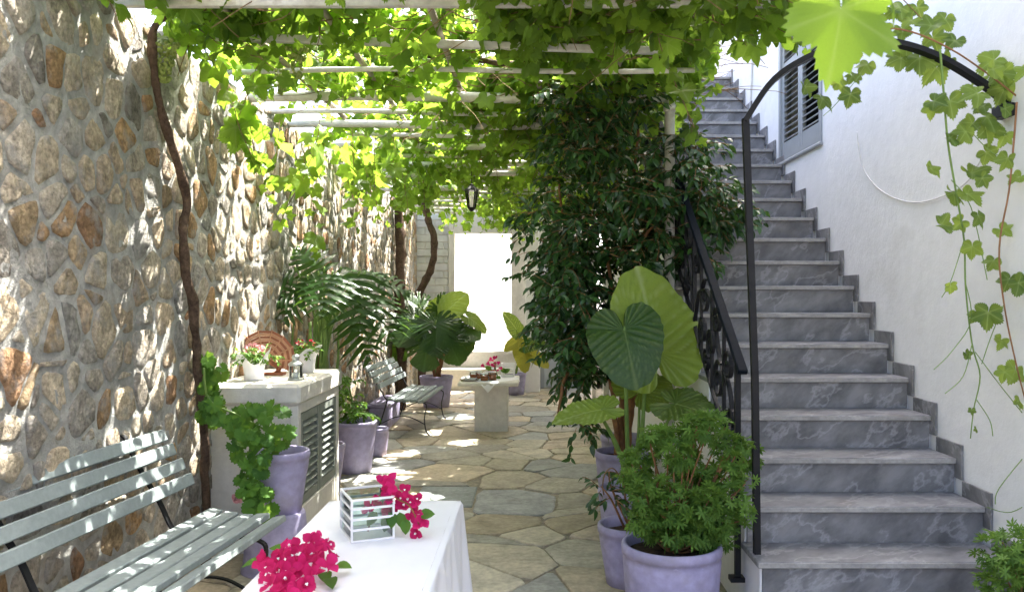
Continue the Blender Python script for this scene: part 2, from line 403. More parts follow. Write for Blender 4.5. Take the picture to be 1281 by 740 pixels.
def leaf_meshes(name, temps, mat, tints):
    def vt(V, t):
        a = np.arctan2(V[:, 0], V[:, 1]); r = np.hypot(V[:, 0], V[:, 1]); v = np.zeros(len(V))
        if len(V) > 200:
            for c in (0, 60, -60, 116, -116): v = np.maximum(v, np.where(np.abs(a - R(c)) < 0.6, np.exp(-(r * np.sin(a - R(c)) / 0.016) ** 2), 0))
        return np.stack([np.full(len(V), t), v, np.full(len(V), t)], 1)
    return [make_mesh(name, V, Fc, mat, True, vt(V, t)) for (V, Fc), t in ((random.choice(temps) if i >= len(temps) else temps[i], t) for i, t in enumerate(tints))]

GM = leaf_meshes('grape_leaf', GRAPE_HI, M['grape_leaf'], [0.1, 0.25, 0.35, 0.5, 0.6, 0.75, 0.9, 1.0, 0.2, 0.45, 0.7, 0.85])
AM = leaf_meshes('arch_leaf', GRAPE_HI, M['arch_leaf'], [0.1, 0.25, 0.35, 0.5, 0.6, 0.75, 0.9, 1.0])

def rv(s=1.0): return Vector((random.gauss(0, s), random.gauss(0, s), random.gauss(0, s)))

def shoot(start, d, length, n, droop, leaf, spread=0.06, curl=0.25, upn=0.55):
    """one vine shoot: returns its line and leaf placements (pos, dir, normal, size)"""
    p = Vector(start); d = Vector(d).normalized(); pts = [p.copy()]; out = []; st = length / n; side = 1
    for i in range(n):
        d = (d + rv(curl * 0.4) + Vector((0, 0, -droop * st * (0.5 + i / n)))).normalized()
        p = p + d * st; pts.append(p.copy()); side = -side
        lat = d.cross(Vector((0, 0, 1)))
        if lat.length < 0.2: lat = rv()
        lat.normalize()
        pd = (lat * side + d * 0.3 + rv(0.45) + Vector((0, 0, -0.15))).normalized()
        nn = (Vector((0, 0, 1)) * upn + rv(0.45) - d * 0.1).normalized()
        sz = leaf * random.uniform(0.5, 1.3) * (1.0 if i < n - 2 else 0.6)
        q = p + pd * spread * random.uniform(0.5, 1.2)
        out.append((q, (pd + Vector((0, 0, random.uniform(-0.9, 0.1)))).normalized(), nn, sz))
    return pts, out

# ------------------------------------------------------------------ polygons: power diagram cells for walls and paving
def clip_poly(P, nx, ny, c):                         # keep nx*x+ny*y <= c
    out = []
    for i in range(len(P)):
        a = P[i]; b = P[(i + 1) % len(P)]
        da = nx * a[0] + ny * a[1] - c; db = nx * b[0] + ny * b[1] - c
        if da <= 0: out.append(a)
        if (da < 0 < db) or (db < 0 < da):
            t = da / (da - db); out.append((a[0] + (b[0] - a[0]) * t, a[1] + (b[1] - a[1]) * t))
    return out

def cells(S, W, rect, shrink, sx=1.0):
    """S: seed points, W: weights; cells of the power diagram, each pulled in by its shrink"""
    S = np.array(S); res = []
    x0, y0, x1, y1 = rect
    for i in range(len(S)):
        g = shrink[i]
        P = [(x0 + g, y0 + g), (x1 - g, y0 + g), (x1 - g, y1 - g), (x0 + g, y1 - g)]
        dd = ((S - S[i]) ** 2).sum(1); near = np.argsort(dd)[1:26]
        for j in near:
            d = S[j] - S[i]; L = math.hypot(*d)
            if L < 1e-6: continue
            n = d / L
            off = (L * L + W[i] - W[j]) / (2 * L)
            P = clip_poly(P, n[0], n[1], n[0] * S[i][0] + n[1] * S[i][1] + off - g)
            if len(P) < 3: break
        res.append(P if len(P) >= 3 else None)
    return res

def area(P): return 0.5 * abs(sum(P[i][0] * P[(i + 1) % len(P)][1] - P[(i + 1) % len(P)][0] * P[i][1] for i in range(len(P))))

def chaikin(P, it=1, q=0.25):
    for _ in range(it):
        o = []
        for i in range(len(P)):
            a = P[i]; b = P[(i + 1) % len(P)]
            o.append((a[0] + (b[0] - a[0]) * q, a[1] + (b[1] - a[1]) * q)); o.append((b[0] + (a[0] - b[0]) * q, b[1] + (a[1] - b[1]) * q))
        P = o
    return P

def resample(P, n):
    L = [0]
    for i in range(len(P)):
        a = P[i]; b = P[(i + 1) % len(P)]; L.append(L[-1] + math.hypot(b[0] - a[0], b[1] - a[1]))
    out = []; i = 0
    for k in range(n):
        s = L[-1] * k / n
        while L[i + 1] < s: i += 1
        t = (s - L[i]) / max(L[i + 1] - L[i], 1e-9); a = P[i]; b = P[(i + 1) % len(P)]
        out.append((a[0] + (b[0] - a[0]) * t, a[1] + (b[1] - a[1]) * t))
    return out

# ================================================================== THE SETTING
XW, XS0, XS1, YB = -2.0, 1.04, 2.257, 14.4           # stone wall face, stair edges / white wall face, back wall face
g = MB(); g.add([(-600, -600, -0.06), (600, -600, -0.06), (600, 900, -0.06), (-600, 900, -0.06)], [(0, 1, 2, 3)])
g.build('ground', M['ground'], kind='structure')
fl = MB(); fl.box((XW - 0.02, -3, -0.05), (XS1 + 0.02, YB + 0.02, -0.012))
floor = fl.build('courtyard_floor', M['joint'], kind='structure')

# crazy paving
seeds = []; tries = 0
while tries < 9000:
    tries += 1
    p = (random.uniform(XW, XS0), random.uniform(2.6, YB)); r = random.choice([0.36, 0.5, 0.65, 0.85, 0.95])
    if all((p[0] - q[0]) ** 2 + (p[1] - q[1]) ** 2 > (0.5 * (r + q[2])) ** 2 for q in seeds): seeds.append((*p, r))
SLAB = (-0.92, 6.35, -0.46, 7.0)                     # the rectangular slab let into the paving
Cs = cells([(s[0], s[1]) for s in seeds], [0.35 * s[2] ** 2 for s in seeds], (XW, 2.6, XS0, YB), [0.0 for s in seeds])
def split_cells(Cs):
    out = []
    for P in Cs:
        if not P: continue
        st = [P]
        while st:
            Q = st.pop(); A_ = area(Q)
            if A_ > 0.30 and random.random() < 0.6 or A_ > 0.6:
                cx = sum(p[0] for p in Q) / len(Q) + random.uniform(-.08, .08); cy_ = sum(p[1] for p in Q) / len(Q) + random.uniform(-.08, .08)
                a = random.uniform(0, math.pi); nx, ny = math.cos(a), math.sin(a); c = nx * cx + ny * cy_
                A1, A2 = clip_poly(Q, nx, ny, c), clip_poly(Q, -nx, -ny, -c)
                if len(A1) > 2 and len(A2) > 2 and min(area(A1), area(A2)) > 0.02: st += [A1, A2]; continue
            out.append(Q)
    return out
def inset(P, g):
    if sum(P[i][0] * P[(i + 1) % len(P)][1] - P[(i + 1) % len(P)][0] * P[i][1] for i in range(len(P))) < 0: P = P[::-1]
    Q = list(P)
    for i in range(len(P)):
        a = P[i]; b = P[(i + 1) % len(P)]; dx, dy = b[0] - a[0], b[1] - a[1]; l = math.hypot(dx, dy)
        if l < 1e-6: continue
        nx, ny = dy / l, -dx / l; Q = clip_poly(Q, nx, ny, nx * a[0] + ny * a[1] - g)
        if len(Q) < 3: return None
    return Q
Cs = [inset(P, random.uniform(0.004, 0.010)) for P in split_cells(Cs)]
FT = [(0.32, 0.27, 0.19), (0.33, 0.275, 0.20), (0.30, 0.265, 0.19), (0.33, 0.29, 0.215), (0.27, 0.25, 0.19), (0.25, 0.235, 0.19), (0.34, 0.31, 0.24), (0.24, 0.24, 0.215), (0.30, 0.25, 0.17), (0.22, 0.225, 0.215)]
def flagstone(P, tint, z):
    c = (sum(p[0] for p in P) / len(P), sum(p[1] for p in P) / len(P)); n = len(P)
    tx, ty = random.uniform(-.012, .012), random.uniform(-.012, .012)
    V = []
    for (k, dz) in ((1.0, -0.03), (1.0, -0.006), (0.965, 0.0)):
        for p in P: V.append((c[0] + (p[0] - c[0]) * k, c[1] + (p[1] - c[1]) * k, (z + dz + (p[0] - c[0]) * tx + (p[1] - c[1]) * ty) if dz > -0.02 else -0.03))
    Fc = [tuple(range(2 * n, 3 * n))]
    for j in range(2):
        for i in range(n): Fc.append((j * n + i, j * n + (i + 1) % n, (j + 1) * n + (i + 1) % n, (j + 1) * n + i))
    return obj('flagstone', V, Fc, M['flag'], floor, tint=np.array(tint))
for P in Cs:
    if not P or area(P) < 0.004: continue
    cx = sum(p[0] for p in P) / len(P); cyy = sum(p[1] for p in P) / len(P)
    if SLAB[0] < cx < SLAB[2] and SLAB[1] < cyy < SLAB[3]: continue
    for (nx, ny, c, inside) in ((1, 0, SLAB[0] - .015, cx < SLAB[0]), (-1, 0, -SLAB[2] - .015, cx > SLAB[2]), (0, 1, SLAB[1] - .015, cyy < SLAB[1]), (0, -1, -SLAB[3] - .015, cyy > SLAB[3])):
        ov = max(p[0] for p in P) > SLAB[0] and min(p[0] for p in P) < SLAB[2] and max(p[1] for p in P) > SLAB[1] and min(p[1] for p in P) < SLAB[3]
        if inside and ov: P = clip_poly(P, nx, ny, c)
        if len(P) < 3: break
    if len(P) < 3: continue
    Q = resample(chaikin(P, 2, 0.07), 26)
    Q = [(x + 0.011 * mnoise.noise(Vector((x * 9, y * 9, 1))), y + 0.011 * mnoise.noise(Vector((x * 9, y * 9, 7)))) for x, y in Q]
    t = random.choice(FT); k = random.uniform(0.85, 1.15) * 1.36
    flagstone(Q, tuple(x * k for x in t), random.uniform(-0.003, 0.004))
flagstone([(SLAB[0], SLAB[1]), (SLAB[2], SLAB[1]), (SLAB[2], SLAB[3]), (SLAB[0], SLAB[3])], (0.235, 0.255, 0.245), 0.002)

# ------------------------------------------------------------------ stone wall
sw = thing('stone_wall', 'tall rubble stone wall with grey mortar behind the slatted benches', 'wall', (XW, 8, 0))
mb = MB()
NY, NZ = 150, 36                                     # lumpy mortar face
y0, y1, zt = -1.0, YB + 0.5, 3.0
V = []; Fc = []
for j in range(NZ + 1):
    for i in range(NY + 1):
        y = y0 + (y1 - y0) * i / NY; z = zt * j / NZ
        V.append((XW + 0.009 + 0.006 * mnoise.noise(Vector((y * 2.6, z * 2.6, 3))) + 0.010 * mnoise.noise(Vector((y * 8, z * 8, 5))), y, z))
for j in range(NZ):
    for i in range(NY): a = j * (NY + 1) + i; Fc.append((a, a + 1, a + NY + 2, a + NY + 1))
b = len(V)
V += [(XW - 0.45, y0, 0), (XW - 0.45, y1, 0), (XW - 0.45, y1, zt), (XW - 0.45, y0, zt)]
top = [NZ * (NY + 1) + i for i in range(NY + 1)]
Fc.append((b, b + 1, b + 2, b + 3)); Fc.append(tuple(top) + (b + 2, b + 3))
Fc.append(tuple(i * (NY + 1) for i in range(NZ + 1)) + (b + 3, b)); Fc.append(tuple(i * (NY + 1) + NY for i in range(NZ, -1, -1)) + (b + 1, b + 2))
obj('mortar', V, Fc, M['mortar'], sw, smooth=False)
ss = []; W = []; z = 0.06
while z < 2.98:
    h = random.uniform(0.095, 0.165); y = 2.7 + random.uniform(0, 0.2)
    while y < YB - 0.05:
        w = random.uniform(0.15, 0.32) if random.random() < 0.68 else random.uniform(0.06, 0.14)
        ss.append((y + w / 2, z + h / 2 + random.uniform(-0.055, 0.055))); W.append(random.uniform(-0.008, 0.008)); y += w
    z += h
Cs = cells(ss, W, (2.7, 0.0, YB, 3.0), [random.uniform(0.009, 0.027) for _ in ss])
ST = [(0.42, 0.36, 0.27), (0.43, 0.355, 0.255), (0.38, 0.325, 0.245), (0.36, 0.305, 0.225), (0.37, 0.30, 0.215), (0.33, 0.29, 0.225), (0.31, 0.29, 0.255), (0.42, 0.37, 0.285), (0.33, 0.215, 0.115), (0.27, 0.165, 0.095), (0.35, 0.275, 0.195), (0.27, 0.26, 0.235), (0.33, 0.25, 0.155), (0.40, 0.345, 0.265), (0.32, 0.285, 0.235), (0.36, 0.32, 0.26), (0.23, 0.21, 0.18)]
def stone_geo(P, seed):
    r_ = random.Random(seed); n = 16
    P = resample(chaikin(P, 2, 0.11), n)
    c = (sum(p[0] for p in P) / n, sum(p[1] for p in P) / n); dep = r_.uniform(0.013, 0.021); tx, ty = r_.uniform(-.05, .05), r_.uniform(-.05, .05)
    V = []; Fc = []
    for (k, h) in ((1.06, -0.3), (1.0, 0.72), (0.95, 0.95), (0.6, 1.0)):
        for p in P:
            jx = 1 + 0.13 * mnoise.noise(Vector((p[0] * 14, p[1] * 14, seed * 1.7)))
            y = c[0] + (p[0] - c[0]) * k * jx; z = c[1] + (p[1] - c[1]) * k * jx
            x = XW + dep * h + (0.0 if h < 0 else 0.009 * mnoise.noise(Vector((y * 17, z * 17, seed))) + (0.7 if h > .3 else .2) * ((y - c[0]) * tx + (z - c[1]) * ty))
            V.append((x, y, z))
    V.append((XW + dep + 0.012 * mnoise.noise(Vector((c[0] * 17, c[1] * 17, seed))), *c))
    for j in range(3):
        for i in range(n): Fc.append((j * n + i, j * n + (i + 1) % n, (j + 1) * n + (i + 1) % n, (j + 1) * n + i))
    for i in range(n): Fc.append((3 * n + i, 3 * n + (i + 1) % n, 4 * n))
    return V, Fc
stones = []
for i, P in enumerate(Cs):
    if not P or area(P) < 0.0018: continue
    t = random.choice(ST); k = random.uniform(0.85, 1.2)
    stones.append((sum(p[0] for p in P) / len(P), P, i, tuple(x * k for x in t)))
vis = [s for s in stones if s[0] > 2.85]
vis.sort(key=lambda s: s[0] ** 2 / max(area(s[1]), 1e-4) * 0.3 + s[0])
vis.sort(key=lambda s: s[0])
farV = []; farF = []; farT = []
for q, s in enumerate(vis):
    V, Fc = stone_geo(s[1], s[2])
    if q < 300: obj('stone', V, Fc, M['stone'], sw, smooth=True, tint=np.array(s[3]))
    else:
        b = len(farV); farV += V; farF += [tuple(i + b for i in f) for f in Fc]; farT += [s[3]] * len(V)
obj('far_stones', farV, farF, M['stone'], sw, smooth=True, tint=np.array(farT), kind='stuff')

# ------------------------------------------------------------------ back wall with the doorway, street and house beyond
bw = thing('back_wall', 'whitewashed end wall of the courtyard with a bright open doorway', 'wall', (-0.5, YB, 0))
DX0, DX1, DZ0, DZ1 = -1.34, -0.36, 0.64, 2.66
T = 0.32
for nm, a, b in (('wall_panel', (XW, YB + 0.012, 0), (DX0 - 0.1, YB + T, 4.1)), ('wall_panel', (DX1 + 0.1, YB, 0), (XS0 - 0.002, YB + T, 4.1)),
                 ('wall_panel', (DX0 - 0.1, YB, DZ1 + 0.1), (DX1 + 0.1, YB + T, 4.1)), ('wall_panel', (DX0 - 0.1, YB, 0), (DX1 + 0.1, YB + T, DZ0 - 0.05))):
    MB().box(a, b).build(nm, M['limewash'], bw)
fr = MB()
fr.box((DX0 - 0.1, YB - 0.03, DZ0 - 0.05), (DX0, YB + T + 0.02, DZ1)); fr.build('door_jamb', M['limewash'], bw)
MB().box((DX1, YB - 0.03, DZ0 - 0.05), (DX1 + 0.1, YB + T + 0.02, DZ1)).build('door_jamb', M['limewash'], bw)
MB().box((DX0 - 0.1, YB - 0.032, DZ1), (DX1 + 0.1, YB + T + 0.02, DZ1 + 0.12)).build('lintel', M['limewash'], bw)
MB().bbox((DX0 - 0.16, YB - 0.06, DZ0 - 0.06), (DX1 + 0.16, YB + T + 0.02, DZ0), 0.008).build('door_sill', M['limewash'], bw)
MB().bbox((DX0 - 0.2, YB - 0.34, -0.02), (DX1 + 0.25, YB - 0.002, 0.36), 0.012).build('step', M['limewash'], bw)
br = None
z = 0.9; row = 0
while z < 2.98:
    x = XW + (0.0 if row % 2 else -0.16)
    while x < DX0 - 0.11:
        a, b = max(x + 0.006, XW), min(x + 0.31, DX0 - 0.11)
        if b - a > 0.04: MB().bbox((a, YB - 0.004 - random.uniform(0, 0.012), z + 0.006), (b, YB + 0.02, z + 0.118), 0.008).build('brick', M['white_brick'], bw)
        x += 0.316
    z += 0.124; row += 1
md = MB(); md.bbox((0.2, YB - 0.04, 0.02), (0.98, YB - 0.002, 2.1), 0.008); dr = md.build('metal_door', M['metal_door'], bw)
MB().bbox((0.3, YB - 0.052, 0.15), (0.88, YB - 0.041, 0.95), 0.005).build('door_panel', M['metal_door'], dr)
MB().box((0.14, YB - 0.03, 0.0), (0.2, YB - 0.003, 2.16)).build('door_frame', M['shutter_w'], bw)
st = MB(); st.box((-8, YB + T + 0.03, 0.2), (8, 22, 0.6)); st.build('street', M['street'], kind='structure')
hs = thing('white_house', 'sunlit white house wall seen through the open doorway', 'house', (-1, 18.6, 0.6))
MB().box((-6, 18.6, 0.55), (5, 22, 4.4)).build('wall', M['plaster'], hs)
MB().bbox((-6.02, 18.48, 0.55), (5.02, 18.598, 0.9), 0.01).build('plinth', M['limewash'], hs)
MB().bbox((-2.2, 18.46, 1.5), (-1.15, 18.598, 1.56), 0.008).build('ledge', M['limewash'], hs)

# pillar beside the doorway
pl = thing('white_pillar', 'square white pillar beside the grey metal door', 'pillar', (-0.1, 13.95, 0))
MB().bbox((-0.125, 13.8, -0.015), (0.125, 14.05, 0.58), 0.01).build('shaft', M['plaster'], pl)
MB().bbox((-0.16, 13.765, 0.58), (0.16, 14.085, 0.66), 0.01).build('ledge', M['plaster'], pl)
MB().bbox((-0.115, 13.81, 0.66), (0.115, 14.04, 3.0), 0.01).build('shaft', M['plaster'], pl)

# ------------------------------------------------------------------ white building on the right
HB = 8.3
wb = thing('white_building', 'tall white plastered house wall beside the marble stairs', 'building', (4.5, 5, 0))
WY0, WY1, WZ0, WZ1 = 6.5, 7.62, 2.80, 4.55
for a, b in (((XS1, -3, 0), (9, WY0, HB)), ((XS1, WY1, 0), (9, 17.0, HB)), ((XS1, WY0, 0), (9, WY1, WZ0)), ((XS1, WY0, WZ1), (9, WY1, HB))):
    MB().box(a, b).build('wall', M['plaster'], wb)
MB().box((XS1 + 0.2, WY0, WZ0), (XS1 + 0.24, WY1, WZ1)).build('window_back', M['dark'], wb)
MB().bbox((XS1 - 0.024, WY0 - 0.01, WZ0 - 0.035), (XS1 + 0.1, WY1 + 0.01, WZ0 - 0.003), 0.008).build('window_sill', M['shutter_w'], wb)
wf = MB(); e = 0.05
for a, b in (((XS1 - 0.012, WY0, WZ0), (XS1 + 0.09, WY0 + e, WZ1)), ((XS1 - 0.012, WY1 - e, WZ0), (XS1 + 0.09, WY1, WZ1)), ((XS1 - 0.012, WY0 + e, WZ0), (XS1 + 0.09, WY1 - e, WZ0 + e)), ((XS1 - 0.012, WY0 + e, WZ1 - e), (XS1 + 0.09, WY1 - e, WZ1))): wf.box(a, b)
wf.build('window_frame', M['shutter_w'], wb)
lv = None
def louvre_leaf(parent, axis, a0, a1, z0, z1, face, zs, mat, name='shutter', nsl=0.052, thick=0.035, out=1, slat_w=0.05):
    """shutter leaf in the plane axis='y' (wall facing x) : stiles, rails as one frame, each louvre a sub-part. out = sign of the outward x"""
    s = 0.055; m = MB(); xa, xb = (face - thick * out, face); xa, xb = min(xa, xb), max(xa, xb)
    m.bbox((xa, a0, z0), (xb, a0 + s, z1), 0.004); m.bbox((xa, a1 - s, z0), (xb, a1, z1), 0.004)
    for zz in zs: m.bbox((xa + 0.002, a0 + s, zz[0]), (xb - 0.002, a1 - s, zz[1]), 0.004)
    leaf = m.build(name, mat, parent)
    ln = (a1 - a0 - 2 * s) ; me = None
    mm = MB(); Mr = Matrix.Rotation(R(38 * out), 4, 'Y'); mm.box((-slat_w / 2, -ln / 2, -0.004), (slat_w / 2, ln / 2, 0.004), Mr)
    me = make_mesh('louvre', mm.v, mm.f, mat)
    for q in range(len(zs) - 1):
        za, zb = zs[q][1], zs[q + 1][0]; n = int((zb - za) / nsl)
        for k in range(n): inst('louvre', me, Matrix.Translation((face - thick * 0.5 * out, (a0 + a1) / 2, za + (zb - za) * (k + 0.5) / n)), leaf)
    return leaf
ym = (WY0 + WY1) / 2
zs = [(WZ0 + e, WZ0 + e + 0.12), (3.60, 3.68), (WZ1 - e - 0.08, WZ1 - e)]
louvre_leaf(wb, 'y', WY0 + e + .003, ym - 0.003, WZ0 + e + .003, WZ1 - e - .003, XS1 + 0.005, zs, M['shutter_w'], out=-1)
louvre_leaf(wb, 'y', ym + 0.003, WY1 - e - .003, WZ0 + e + .003, WZ1 - e - .003, XS1 + 0.005, zs, M['shutter_w'], out=-1)

# ------------------------------------------------------------------ stairs
RS, TR, NS = 0.185, 0.28, 22
def nose(j): return TR * (11.75 + j)
stt = thing('marble_staircase', 'grey marble staircase climbing along the white house wall', 'staircase', (1.65, 3.6, 0))
sb = MB()                                            # plastered body under the treads
prof = [(nose(1) + 0.03, -0.02)]
for j in range(1, NS + 1):
    prof += [(nose(j) + 0.045, RS * (j - 1) if j > 1 else 0), (nose(j) + 0.045, RS * j - 0.035)]
prof = [(nose(1) + 0.045, -0.02)]
for j in range(1, NS + 1):
    prof.append((nose(j) + 0.045, RS * j - 0.032))
    if j < NS: prof.append((nose(j + 1) + 0.045, RS * j - 0.032))
prof += [(12.6, RS * NS - 0.032), (12.6, -0.02)]
n = len(prof)
sb.add([(XS0 + 0.02, a, b) for a, b in prof] + [(XS1 - 0.002, a, b) for a, b in prof], [tuple(range(n)), tuple(range(2 * n - 1, n - 1, -1))] + [(i, n + i, n + (i + 1) % n, (i + 1) % n) for i in range(n)])
sb.build('stair_body', M['plaster'], stt)
for j in range(1, NS + 1):
    yb = nose(j + 1) + 0.045 if j < NS else 12.6
    MB().bbox((XS0, nose(j), RS * j - 0.03), (XS1 - 0.016, yb - 0.001, RS * j), 0.005).build('tread', M['marble'], stt)
    MB().box((XS0 + 0.004, nose(j) - 0.0025, RS * j - 0.026), (XS1 - 0.02, nose(j) + 0.002, RS * j - 0.004)).build('nosing', M['nosing'], [o for o in stt.children if o.name.startswith('tread')][-1])
    MB().box((XS0 + 0.03, nose(j) + 0.025, RS * (j - 1) + 0.001), (XS1 - 0.016, nose(j) + 0.044, RS * j - 0.031)).build('riser', M['marble_riser'], stt)
    MB().bbox((XS1 - 0.014, nose(j) - 0.042, RS * (j - 1) + (0.078 if j > 1 else 0)), (XS1 - 0.0015, nose(j + 1) - 0.044 if j < NS else 12.6, RS * j + 0.077), 0.003).build('skirting', M['marble_riser'], stt)

# ------------------------------------------------------------------ iron railing
XR = 1.03
rl = thing('iron_railing', 'black wrought iron stair railing with scrolls beside the ficus', 'railing', (XR, 4.2, 0))
def railz(y): return 1.245 + (y - 4.12) * RS / TR
hb = MB(); ya, yb = 4.10, 9.3
ang = math.atan2(RS, TR); Mx = Matrix.Translation((XR, ya, railz(ya))) @ Matrix.Rotation(ang, 4, 'X')
hb.bbox((-0.024, -0.02, -0.014), (0.024, (yb - ya) / math.cos(ang), 0.014), 0.005, Mx); hb.build('handrail', M['rail_top'], rl)
lb = MB(); Mx2 = Matrix.Translation((XR, 4.2, railz(4.2) - 0.62)) @ Matrix.Rotation(ang, 4, 'X')
lb.box((-0.012, 0, -0.008), (0.012, (yb - 4.2) / math.cos(ang), 0.008), Mx2); lb.build('lower_bar', M['iron'], rl)
MB().box((XR - 0.014, 4.18, 0.19), (XR + 0.014, 4.208, railz(4.19) - 0.01)).build('post', M['iron'], rl)
MB().box((XR - 0.04, 4.16, 0.17), (XR + 0.05, 4.225, 0.192)).build('post_foot', M['iron'], rl)
y = 4.19 + 4 * TR
while y < 9.2:
    MB().box((XR - 0.013, y - 0.013, railz(y) - 0.9), (XR + 0.013, y + 0.013, railz(y) - 0.012)).build('post', M['iron'], rl); y += 4 * TR
def scroll(cy, cz, r0, turns, flip=1, tail=None, a0=0.0):
    pts = []
    for k in range(46):
        t = k / 45; a = a0 + flip * turns * 2 * math.pi * t; r = r0 * (0.16 + 0.84 * (1 - t))
        pts.append(Vector((XR, cy + r * math.cos(a), cz + r * math.sin(a))))
    if tail: pts = [Vector(q) for q in tail] + pts
    return pts
y = 4.19; k = 0
while y < 8.9:
    for du in (0.30, 0.60, 0.90):
        MB().box((XR - 0.009, y + du - 0.009, railz(y + du) - 0.618), (XR + 0.009, y + du + 0.009, railz(y + du) - 0.013)).build('baluster', M['iron'], rl)
    for (du, dv, r0, fl_, a0) in ((0.14, -0.40, 0.085, -1, 0.4), (0.46, -0.12, 0.085, 1, 0.0), (0.62, -0.36, 0.10, 1, -1.0), (1.02, -0.14, 0.085, 1, 2.0), (0.74, -0.54, 0.07, -1, 1.0), (0.30, -0.56, 0.07, 1, 1.0), (0.20, -0.18, 0.105, 1, -1.2), (0.42, -0.42, 0.12, -1, 2.2), (0.78, -0.2, 0.11, -1, 1.9), (0.86, -0.46, 0.10, 1, -0.8)):
        cyy = y + du; czz = railz(cyy) + dv - 0.02
        MB().tube(scroll(cyy, czz, r0, 1.6, fl_, None, a0), 0.013, 4, flat=(1.3, 0.5)).build('scroll', M['iron'], rl)
    MB().tube(spline([(XR, y + 0.04, railz(y) - 0.55), (XR, y + 0.16, railz(y + .16) - 0.30), (XR, y + 0.40, railz(y + .4) - 0.30), (XR, y + 0.62, railz(y + .62) - 0.12), (XR, y + 0.95, railz(y + .95) - 0.3), (XR, y + 1.1, railz(y + 1.1) - 0.58)], 8), 0.013, 4, flat=(1.3, 0.5)).build('scroll_bar', M['iron'], rl)
    y += 4 * TR

# iron arch over the stairs
ia = thing('iron_arch', 'black iron arch spanning from the railing to the white wall', 'arch', (1.055, 3.98, 0.37))
MB().tube([(1.07, 3.98, 0.365), (1.06, 3.98, 1.2), (1.015, 3.98, 2.44)], 0.022, 4).build('post', M['iron'], ia)
arc = spline([(1.015, 3.98, 2.43)] + [PX(x, y, 3.96) for x, y in ((968, 100), (1020, 68), (1072, 54), (1118, 54), (1170, 70), (1222, 100), (1266, 133))], 6)
arc[-1].x = XS1 + 0.01
MB().tube(arc, 0.024, 4, flat=(1.3, 0.75)).build('arch_bar', M['iron'], ia)
MB().bbox((XS1 - 0.05, 3.9, 2.44), (XS1 + 0.01, 4.02, 2.5), 0.004).build('wall_bracket', M['iron'], ia)

# ------------------------------------------------------------------ pergola
HP = 2.99
pg = thing('pergola', 'pale painted pole pergola carrying the grape vine over the courtyard', 'pergola', (-0.5, 8, 0))
beams = [(3.98, 1.13, 0.0, 0.034, 2), (4.46, 0.74, 0.30, 0.034, 2), (5.87, 1.05, 0.0, 0.036, 0), (6.83, 1.0, 0.0, 0.03, 0), (7.75, 1.0, 0.05, 0.028, 0), (8.86, 1.0, 0.0, 0.034, 0), (9.6, 1.0, 0.0, 0.03, 0), (10.9, 1.0, 0.0, 0.034, 0), (11.9, 1.0, 0.0, 0.03, 0), (13.0, 1.0, 0.0, 0.03, 0), (14.0, 1.0, 0.0, 0.03, 0), (7.25, 1.0, 0.03, 0.018, 0), (8.3, 1.0, -0.04, 0.018, 0), (9.2, 1.0, 0.03, 0.018, 0), (10.2, 1.0, 0.0, 0.02, 0), (11.4, 1.0, 0.03, 0.018, 0), (12.45, 1.0, 0.0, 0.018, 0), (13.5, 1.0, 0.0, 0.018, 0), (5.2, 1.0, -0.05, 0.016, 0), (6.35, 1.0, 0.06, 0.018, 0), (2.9, 1.1, 0, 0.034, 2)]
for (y, xe, sk, r, typ) in beams:
    if typ == 2:
        a = Vector((XW - 0.1, y, HP)); b = Vector((xe, y + sk, HP)); d = b - a
        Mx = Matrix.Translation(a) @ Matrix.Rotation(math.atan2(d.y, d.x), 4, 'Z'); m = MB(); m.bbox((0, -0.02, -0.02), (d.length, 0.02, 0.02), 0.004, Mx); m.build('beam', M['pergola'], pg)
    else:
        P = [(XW - 0.1 + (xe - XW + 0.1) * t, y + sk * t, HP + 0.012 * math.sin(t * 7 + y)) for t in np.linspace(0, 1, 9)]
        MB().tube(P, r, 10).build('beam', M['pergola'], pg, smooth=True)
for x, dx in ((-1.56, 0.05), (-1.06, -0.03), (-0.52, 0.0), (0.035, 0.01), (0.52, 0.04)):
    P = [(x + dx * t + 0.012 * math.sin(5 * t + x), 2.2 + 12.1 * t, HP + 0.055 + 0.01 * math.sin(9 * t + x)) for t in np.linspace(0, 1, 14)]
    MB().tube(P, 0.02, 6).build('rafter', M['rafter'], pg, smooth=True)
for y in (5.87, 8.86, 10.9, 13.0):
    MB().tube([(0.965, y, -0.02), (0.965, y, HP)], 0.036, 12).build('post', M['pergola'], pg, smooth=True)
    MB().tube([(0.965, y, HP - 0.1), (0.965, y, HP - 0.055)], 0.045, 12).build('collar', M['pergola'], pg, smooth=True)

# ================================================================== GRAPE VINES
def gap(p):
    """openings in the leaf roof, cut along the sun for clean shafts; wider along the stone wall, fewer above the near table"""
    x, y, z = p; k = (HP + 0.1 - z) / SUN.z; x += SUN.x * k; y += SUN.y * k  # leaf gaps are shaped along the sun ray, for crisp light patches
    thr = 0.26
    if x < -1.5 and 4.95 < y < 7.0: thr = -0.22
    elif x < -1.35 and y > 4.9: thr = -0.12
    elif x < -1.0: thr = 0.06
    elif x < -0.2 and y < 6.2: thr = 0.12
    elif x < -0.3 and y > 8.5: thr = 0.16
    elif x > 0.1: thr = 0.22
    if -0.25 < x < 0.75 and 2.8 < y < 4.9: thr = 0.46  # tighter leaves here keep sun shafts off the near table
    return mnoise.noise(Vector((x * 2.7 + 3.3, y * 2.0, 0.5))) > thr

